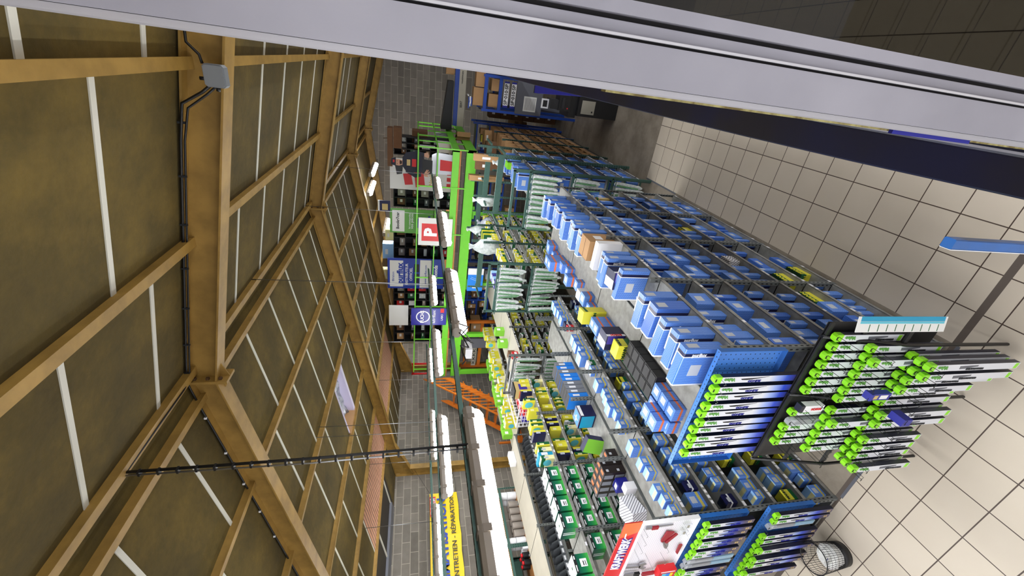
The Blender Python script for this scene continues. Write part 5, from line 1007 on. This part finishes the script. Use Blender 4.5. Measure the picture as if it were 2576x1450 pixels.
wordsign('green_poster', 'tall green poster with blue shapes standing on the mezzanine', -4.24, -3.58, 3.02, 4.62, 10.7, 'green_print', 'poster', f)
def f(o, x, z): b = MB(); n = 20; k = len(b.v); b.v += [(-6.38+.19*math.cos(2*PI*i/n), 9.916, 3.72+.19*math.sin(2*PI*i/n)) for i in range(n)]; b.face(tuple(range(k, k+n)), 'white_plastic'); k = len(b.v); b.v += [(-6.38+.16*math.cos(2*PI*i/n), 9.913, 3.72+.16*math.sin(2*PI*i/n)) for i in range(n)]; b.face(tuple(range(k, k+n)), 'bright_navy'); b.build('emblem', o); text('FUCHS', 'white_plastic', o, (-6.38, 9.909, 3.74), RX1, UZ, length=.40, bold=.03); text('lubrifiant', 'white_plastic', o, (-6.38, 9.912, 3.42), RX1, UZ, length=.42); deco(o, -6.25, -6.12, 3.15, 3.25, 9.92, 'red_ink'); text('LABO', 'white_plastic', o, (-6.4, 9.912, 3.2), RX1, UZ, length=.2)
wordsign('lubricant_banner', 'dark blue lubricant banner on the mezzanine railing', -6.66, -6.12, 3.08, 4.04, 9.92, 'bright_navy', 'banner', f)
wordsign('white_board', 'blank pale grey square board on top of the mezzanine shelves', -6.85, -6.2, 4.12, 4.64, 10.2, 'paper', 'board', lambda o, x, z: None)
def f(o, x, z):
    b = MB(); P3 = lambda a, y=10.895: [(p[0], y, p[1]) for p in a]
    b.prism(P3([(-3.0, 4.25), (-2.72, 4.30), (-2.70, 4.10), (-2.98, 4.05)]), (0, .003, 0), 'red_ink'); b.prism(P3([(-3.05, 3.98), (-2.5, 4.05), (-2.45, 3.82), (-2.98, 3.75)]), (0, .003, 0), 'red_ink'); b.prism(P3([(-2.75, 4.45), (-2.5, 4.5), (-2.5, 4.3), (-2.72, 4.32)]), (0, .003, 0), 'dark_ink'); b.build('printed_lamps', o)
    text('Neolux', 'gold', o, (-2.78, 10.893, 3.60), RX1, UZ, length=.4, bold=.03); [deco(o, -3.0+.16*i, -2.9+.16*i, 3.1, 3.2, 10.9, 'red_ink') for i in range(4)]
wordsign('lamp_poster', 'large pale poster with red rear lamps on the mezzanine', -3.12, -2.35, 3.05, 4.62, 10.9, 'paper', 'poster', f)
def f(o, x, z): deco(o, -3.6, -3.44, 4.66, 4.8, 10.6, 'gold'); deco(o, -3.62, -3.36, 4.86, 4.9, 10.6, 'paper')
wordsign('navy_box_sign', 'dark navy box with a beige disc under the roof above the green poster', -3.62, -3.36, 4.60, 4.90, 10.6, 'navy', 'box', f)
# life-size cut-out of a racing driver leaning on a tyre: a flat printed standee
e = empty('driver_standee', (-2.32, 10.35, 3.0), 'life-size cardboard cut-out of a man in navy racing overalls and cap beside a tyre', 'standee')
def cut(b, pts, mat, y=0, t=.006): b.prism([(p[0], y, p[1]) for p in pts], (0, t, 0), mat)
b = MB(); cut(b, [(-.20, .0), (.26, .0), (.30, .5), (.24, .62), (-.22, .62)], 'silver_foil'); cut(b, [(-.12, .12), (.12, .12), (.14, .42), (-.12, .42)], 'red_ink', -.004); b.build('tyre_and_toy', e)
b = MB(); cut(b, [(-.22, .60), (.10, .60), (.12, .84), (-.22, .84)], 'black', -.006); b.build('tyre_print', e)
b = MB(); cut(b, [(-.20, .80), (.16, .80), (.22, 1.0), (.24, 1.22), (.12, 1.30), (-.08, 1.30), (-.22, 1.20)], 'suit_navy', -.002); cut(b, [(-.22, 1.22), (-.12, 1.24), (-.24, .98), (-.20, .86), (-.30, .86), (-.34, 1.0)], 'suit_navy', -.004); cut(b, [(.12, 1.26), (.24, 1.22), (.30, .96), (.26, .78), (.18, .78), (.20, .96)], 'suit_navy', -.004)
cut(b, [(-.06, 1.12), (.08, 1.12), (.08, 1.2), (-.06, 1.2)], 'gold', -.005); cut(b, [(-.08, .98), (.10, .98), (.10, 1.08), (-.08, 1.08)], 'red_ink', -.005); b.build('overalls_print', e)
b = MB(); cut(b, [(-.05, 1.30), (.05, 1.30), (.07, 1.38), (.07, 1.46), (-.07, 1.46), (-.08, 1.38)], 'skin', -.004); cut(b, [(-.05, 1.36), (.05, 1.36), (.03, 1.31), (-.03, 1.31)], 'brown_hair', -.006); cut(b, [(-.05, 1.415), (-.02, 1.415), (-.02, 1.425), (-.05, 1.425)], 'dark_ink', -.006); cut(b, [(.015, 1.415), (.045, 1.415), (.045, 1.425), (.015, 1.425)], 'dark_ink', -.006); cut(b, [(-.02, 1.365), (.03, 1.365), (.03, 1.372), (-.02, 1.372)], 'red_ink', -.007); b.build('face_print', e)
b = MB(); cut(b, [(-.09, 1.45), (.11, 1.45), (.08, 1.55), (-.06, 1.56)], 'suit_navy', -.006); cut(b, [(-.01, 1.48), (.05, 1.48), (.05, 1.52), (-.01, 1.52)], 'red_ink', -.008); b.build('cap_print', e)
b = MB(); cut(b, [(-.27, .80), (-.20, .78), (-.12, .73), (-.13, .71), (-.19, .745), (-.12, .69), (-.135, .68), (-.21, .73), (-.16, .66), (-.18, .655), (-.235, .72), (-.22, .64), (-.24, .64), (-.26, .72), (-.29, .68), (-.30, .70), (-.29, .78)], 'skin', -.008); cut(b, [(.18, .80), (.26, .80), (.28, .72), (.20, .68), (.15, .70)], 'skin', -.008); b.build('hands_print', e)
# black racks of stock
for k, (x0, x1, y) in enumerate(((-3.75, -3.0, 11.4), (-5.25, -4.3, 11.3), (-6.75, -6.0, 11.0), (-8.0, -7.0, 11.0), (-2.4, -1.95, 11.6))):
    e = empty('black_rack', ((x0+x1)/2, y, 3.0), 'black pigeon-hole rack of small stock on the mezzanine, %s' % ['between the two tall posters', 'behind the square red sign', 'between the blue poster and banner', 'left of the dark blue banner', 'behind the racing cut-out'][k], 'rack', 'black racks on the mezzanine'); X = (x0+x1)/2
    b = MB(); hh = 1.55; n = 4; m_ = 3
    b.box(x0-X, x1-X, .35, .36, 0, hh, 'rack_black')
    for i in range(m_+1): xx = x0-X+(x1-x0)*i/m_; b.box(xx-.01, xx+.01, 0, .36, 0, hh, 'rack_black')
    for i in range(n+2): zz = hh*i/(n+1); b.box(x0-X, x1-X, 0, .36, zz-.012, zz+.012, 'rack_black')
    b.build('pigeon_holes', e); r_ = random.Random(k+4)
    for i in range(m_):
        for j in range(n+1):
            w_ = (x1-x0)/m_; b = MB(); h_ = r_.uniform(.08, .22); mt = r_.choice(('cardboard_dark', 'duct_grey', 'tin', 'cardboard', 'machine_grey', 'red', 'bag', 'white_card', 'mann_green')); b.cbox(0, 0, h_/2, w_*.7, .15, h_, mt); b.cbox(w_*.1, -.076, h_*.5, w_*.3, .004, h_*.3, 'paper')
            tag(b.build('stock_box', None, (x0+w_*(i+.5), y+.14, 3.0+hh*j/(n+1)+.013)), 'small stock in the %s mezzanine rack, column %s, tier %s up' % (['poster-side', 'red-sign', 'banner-side', 'leftmost', 'cut-out'][k], ['one', 'two', 'three'][i], ['one', 'two', 'three', 'four', 'five'][j]), 'box', 'stock in the black racks')
for k, (x, y, z, d) in enumerate(((-2.1, 11.0, 4.55, (.9, .3, .12)), (-1.95, 11.5, 4.35, (.5, .3, .2)), (-2.0, 12.0, 3.7, (.4, .4, .4)), (-4.55, 11.4, 4.56, (.3, .25, .22)), (-5.05, 11.4, 4.56, (.45, .25, .3)), (-5.8, 11.4, 4.72, (.3, .2, .16)))):
    carton('carton', 'carton high on the mezzanine, %s' % ['flat over the racing cut-out', 'small above the caged side', 'behind the side railing', 'lime-labelled by the lamp', 'stacked white and blue', 'small, above the distributor poster'][k], (x, y, z), d, 0, ('cardboard_dark', 'cardboard_dark', 'cardboard_dark', 'cream', 'pale_blue', 'cream')[k], k > 2, tape=False)
e = empty('grille_stack', (-1.95, 12.3, 3.0), 'dark stand of white-striped car grilles behind the side railing', 'rack'); b = MB()
b.box(-.35, .05, -.8, .8, 0, .05, 'rack_black')
for k in range(14): b.box(-.3, 0, -.75+.11*k, -.71+.11*k, .05, .45, ('white_card', 'rack_black')[k % 2])
b.build('stand', e); b = MB(); b.box(-.2, -.15, -.8, .2, .5, .9, 'white_card'); b.box(-.2, -.149, .25, .4, .5, .9, 'navy'); b.build('panel', e)
b = MB(); b.tube([(-2.5, 14.3, 5.0), (-2.2, 14.0, 3.0)], .01, 'rust'); b.tube([(-8.9, 10.5, 3.0), (-8.9, 10.5, 4.0)], .03, 'red'); b.tube([(-8.5, 10.5, 3.0), (-8.5, 10.5, 4.0)], .03, 'red'); b.tube([(-8.5, 10.5, 3.95), (-8.9, 10.5, 3.95)], .03, 'red'); tag(b.build('red_steel_stand'), 'dark red steel frame at the left end of the mezzanine', 'frame')
# ================= LEFT SIDE: GREEN RACK, BANNER, BASKET =================
for k, (ya, yb) in enumerate(((3.6, 4.6), (4.6, 5.9))):
    X = -8.4; e = empty('green_rack', (X, ya, 0), 'green slotted rack with plywood shelves by the left wall, %s' % ('near bay with dark cans', 'far bay with white tubs')[k], 'rack', 'green slotted racks')
    for px, py in ((0, 0), (-.5, 0), (0, yb-ya), (-.5, yb-ya)): b = MB(); post(b, px, py, 0, 2.1, 'post_green', 1 if px == 0 else -1, 1 if py == 0 else -1, .04); b.build('post', e)
    for z in (.4, 1.0, 1.66, 2.06): b = MB(); b.box(-.5, 0, 0, yb-ya, z-.02, z, 'wood_ply'); b.box(-.004, .004, 0, yb-ya, z-.045, z+.005, 'post_green'); b.box(-.5, 0, -.004, .004, z-.045, z+.005, 'post_green'); b.build('shelf', e)
def cyl(r, h, mat, lid=None):
    def f():
        b = MB(); b.lathe([(r*.96, 0), (r, .01), (r, h-.01), (r*.97, h)], mat, n=16); o = b.build('can')
        if lid: b = MB(); b.lathe([(r*.6, h), (r*.6, h+.03), (r*.3, h+.04)], lid, n=12); b.build('lid', o)
        return o
    return f
TU = R(cyl(.085, .20, 'white_plastic', None)); TN = R(cyl(.07, .22, 'tin', None)); BK = R(cyl(.055, .14, 'black', 'red'))
i = 0
for (x, y) in ((-8.5, 5.75), (-8.68, 5.72), (-8.5, 4.72), (-8.7, 4.75)):
    for z in (0, .205): TU.place((x, y, 1.662+z), 0, 'white plastic tub in the green rack, %s' % ['far end lower right', 'far end upper right', 'far end lower left', 'far end upper left', 'near end lower right', 'near end upper right', 'near end lower left', 'near end upper left'][i], 'tub', 'white tubs'); i += 1
i = 0
for y in (5.52, 5.36, 5.20, 5.04, 4.88):
    for x in (-8.47, -8.64): TN.place((x, y, 1.662), 0, 'grey metal can in the green rack, %s from the white tubs, %s line' % (ORD[i//2], ('front', 'back')[i % 2]), 'can', 'grey metal cans'); i += 1
i = 0
for y in (4.42, 4.28, 3.95, 3.82, 3.70):
    for x in (-8.45, -8.60): BK.place((x, y, 1.662 if y > 4 else 1.662), 0, 'black can with red cap in the near green bay, %s pair, %s' % (ORD[i//2], ('front', 'back')[i % 2]), 'can', 'black cans with red caps'); i += 1
i = 0
for y in (4.5, 4.58):
    for x in (-8.48, -8.62, -8.76):
        pass
for c in range(3):
    for r_ in range(3):
        b = MB(); b.chbox(-.05, .05, -.035, .035, 0, .11, 'white_plastic', .01, 'z'); o = tag(b.build('white_bottle', None, (-8.45-.13*c, 4.56, 1.662+.112*r_*0)), 'white plastic bottle', 'bottle') if r_ == 0 else None
        if o: o['label'] = 'white plastic bottle beside the black cans, %s from the aisle' % ORD[c]
e = empty('log_and_box', (0, 0, 0), 'x', 'x'); bpy.data.objects.remove(e)
b = MB(); b.tube([(-9.0, 3.3, 2.35), (-9.0, 3.8, 2.36), (-9.02, 4.4, 2.34), (-9.0, 4.9, 2.32)], [.03, .09, .08, .02], 'bark', 8); tag(b.build('bark_slab'), 'rough brown bark-like slab on a bracket above the green rack', 'slab')
carton('cream_box', 'cream oblong box on a wooden bracket by the left wall below the banner', (-9.2, 4.1, 2.40), (.2, .55, .22), 0, 'cream', False, tape=False)
b = MB(); b.box(-9.45, -8.95, 3.2, 5.0, 2.26, 2.29, 'wood_ply'); b.box(-9.45, -8.95, 3.5, 3.54, 2.2, 2.26, 'post_green'); b.box(-9.45, -8.95, 4.7, 4.74, 2.2, 2.26, 'post_green'); b.box(-9.58, -9.0, 4.7, 4.74, 1.9, 2.2, 'post_green'); b.box(-9.58, -9.54, 3.3, 4.9, 1.6, 2.26, 'post_green'); tag(b.build('wall_shelf'), 'plywood wall shelf on green brackets below the yellow banner', 'shelf')
# banner on the left wall
e = empty('climatisation_banner', (-9.45, 5, 3.2), 'long yellow vinyl banner with blue lettering on the left block wall', 'banner')
b = MB(); n = 14; Y0, Y1 = 1.6, 6.66
for i in range(n+1): y = Y0+(Y1-Y0)*i/n; s = .03*math.sin(i*1.3); b.v += [(s*.4, y-5, 3.52+.10*(y-6.6)/4*-.5-3.2), (s, y-5, 2.86-3.2-.02*(i % 2))]
for i in range(n): b.face((2*i, 2*i+1, 2*i+3, 2*i+2), 'yellow_vinyl')
b.v = [(x+.0, y, z) for x, y, z in b.v]; o = b.build('vinyl_sheet', e); md = o.modifiers.new('t', 'SOLIDIFY'); md.thickness = .004
RY = (0, 1, 0)
text('CLIMATISATION', 'blue_ink', e, (.035, 5.42-5, 3.24-3.2), RY, UZ, length=2.15, height=.22, bold=.035); text('VOLE - ENTRETIEN - RÉPARATION', 'dark_ink', e, (.035, 5.32-5, 3.0-3.2), RY, UZ, length=2.5, height=.13, bold=.01)
text('SPECIALISTE', 'blue_ink', e, (.035, 3.2-5, 3.26-3.2), RY, UZ, length=1.7, height=.22, bold=.035)
b = MB(); b.box(.028, .031, 6.05-5, 6.55-5, .18, .32, 'red_ink'); b.build('red_patch', e); text('PRECISIUM', 'white_plastic', e, (.036, 6.30-5, .215), RY, UZ, length=.4, bold=.02); text('BILAN VOUS', 'white_plastic', e, (.036, 6.30-5, .28), RY, UZ, length=.4, bold=.02)
b = MB(); b.tube([(0, Y1-5+.02, .32), (-.05, Y1-5+.9, .75)], .004, 'cable', 4); b.tube([(0, Y1-5, -.32), (-.05, Y1-5+.8, -.30)], .004, 'cable', 4)
b.build('tie_cord', e)
# white wire basket with red boxes
e = empty('wire_basket', (-5.95, 6.15, 1.35), 'white wire basket of red boxes between the third and fourth rows', 'basket')
b = MB(); L, W, HH = .95, .6, .62
for i in range(12): y = -L/2+L*i/11; b.tube([(-W/2, y, HH), (-W/2+.03, y, .0), (W/2-.03, y, 0), (W/2, y, HH)], .005, 'white_plastic', 4, cap=False)
for z in (0, .08, .16, .24, .32, .40, .48, .56): s = .03*(1-z/HH); b.tube([(-W/2+s, -L/2, z), (W/2-s, -L/2, z), (W/2-s, L/2, z), (-W/2+s, L/2, z), (-W/2+s, -L/2, z)], .005, 'white_plastic', 4, cap=False)
for i in range(7): x = -W/2+.03+(W-.06)*i/6; b.tube([(x, -L/2, HH), (x, -L/2, 0), (x, L/2, 0), (x, L/2, HH)], .005, 'white_plastic', 4, cap=False)
b.build('wire_mesh', e); b = MB(); b.tube([(-W/2, -L/2, HH), (W/2, -L/2, HH), (W/2, L/2, HH), (-W/2, L/2, HH), (-W/2, -L/2, HH)], .014, 'white_plastic', 6, cap=False); b.build('rim', e)
b = MB(); b.box(-W/2+.02, W/2-.05, L/2-.01, L/2+.01, HH-.16, HH, 'white_plastic'); b.build('name_board', e)
for sx in (-1, 1):
    for sy in (-1, 1): b = MB(); b.tube([(sx*W*.4, sy*L*.42, 0), (sx*W*.4, sy*L*.42, -1.35)], .014, 'white_plastic'); b.build('leg', e)
k = 0
for j in range(5):
    for i in range(3):
        for l in range(2):
            b = MB(); mt = 'red' if (i+j*2) % 5 else 'purple_print'; b.cbox(0, 0, .045, .13, .13, .09, mt); b.cbox(0, 0, .0905, .08, .03, .002, 'white_card'); b.cbox(.0655, 0, .05, .002, .08, .03, 'white_card')
            tag(b.build('red_carton', None, (-6.12+.15*i, 5.80+.16*j, 1.36+.30+.092*l)), '%s carton in the white basket, row %s, column %s, %s layer' % ('red' if mt == 'red' else 'purple', ['one', 'two', 'three', 'four', 'five'][j], ['one', 'two', 'three'][i], ('lower', 'top')[l]), 'box', 'cartons in the white basket'); k += 1
b = MB(); b.box(-6.22, -5.68, 5.72, 6.6, 1.37, 1.655, 'cardboard_dark'); tag(b.build('basket_filler'), 'brown carton filling the bottom of the white wire basket', 'box')
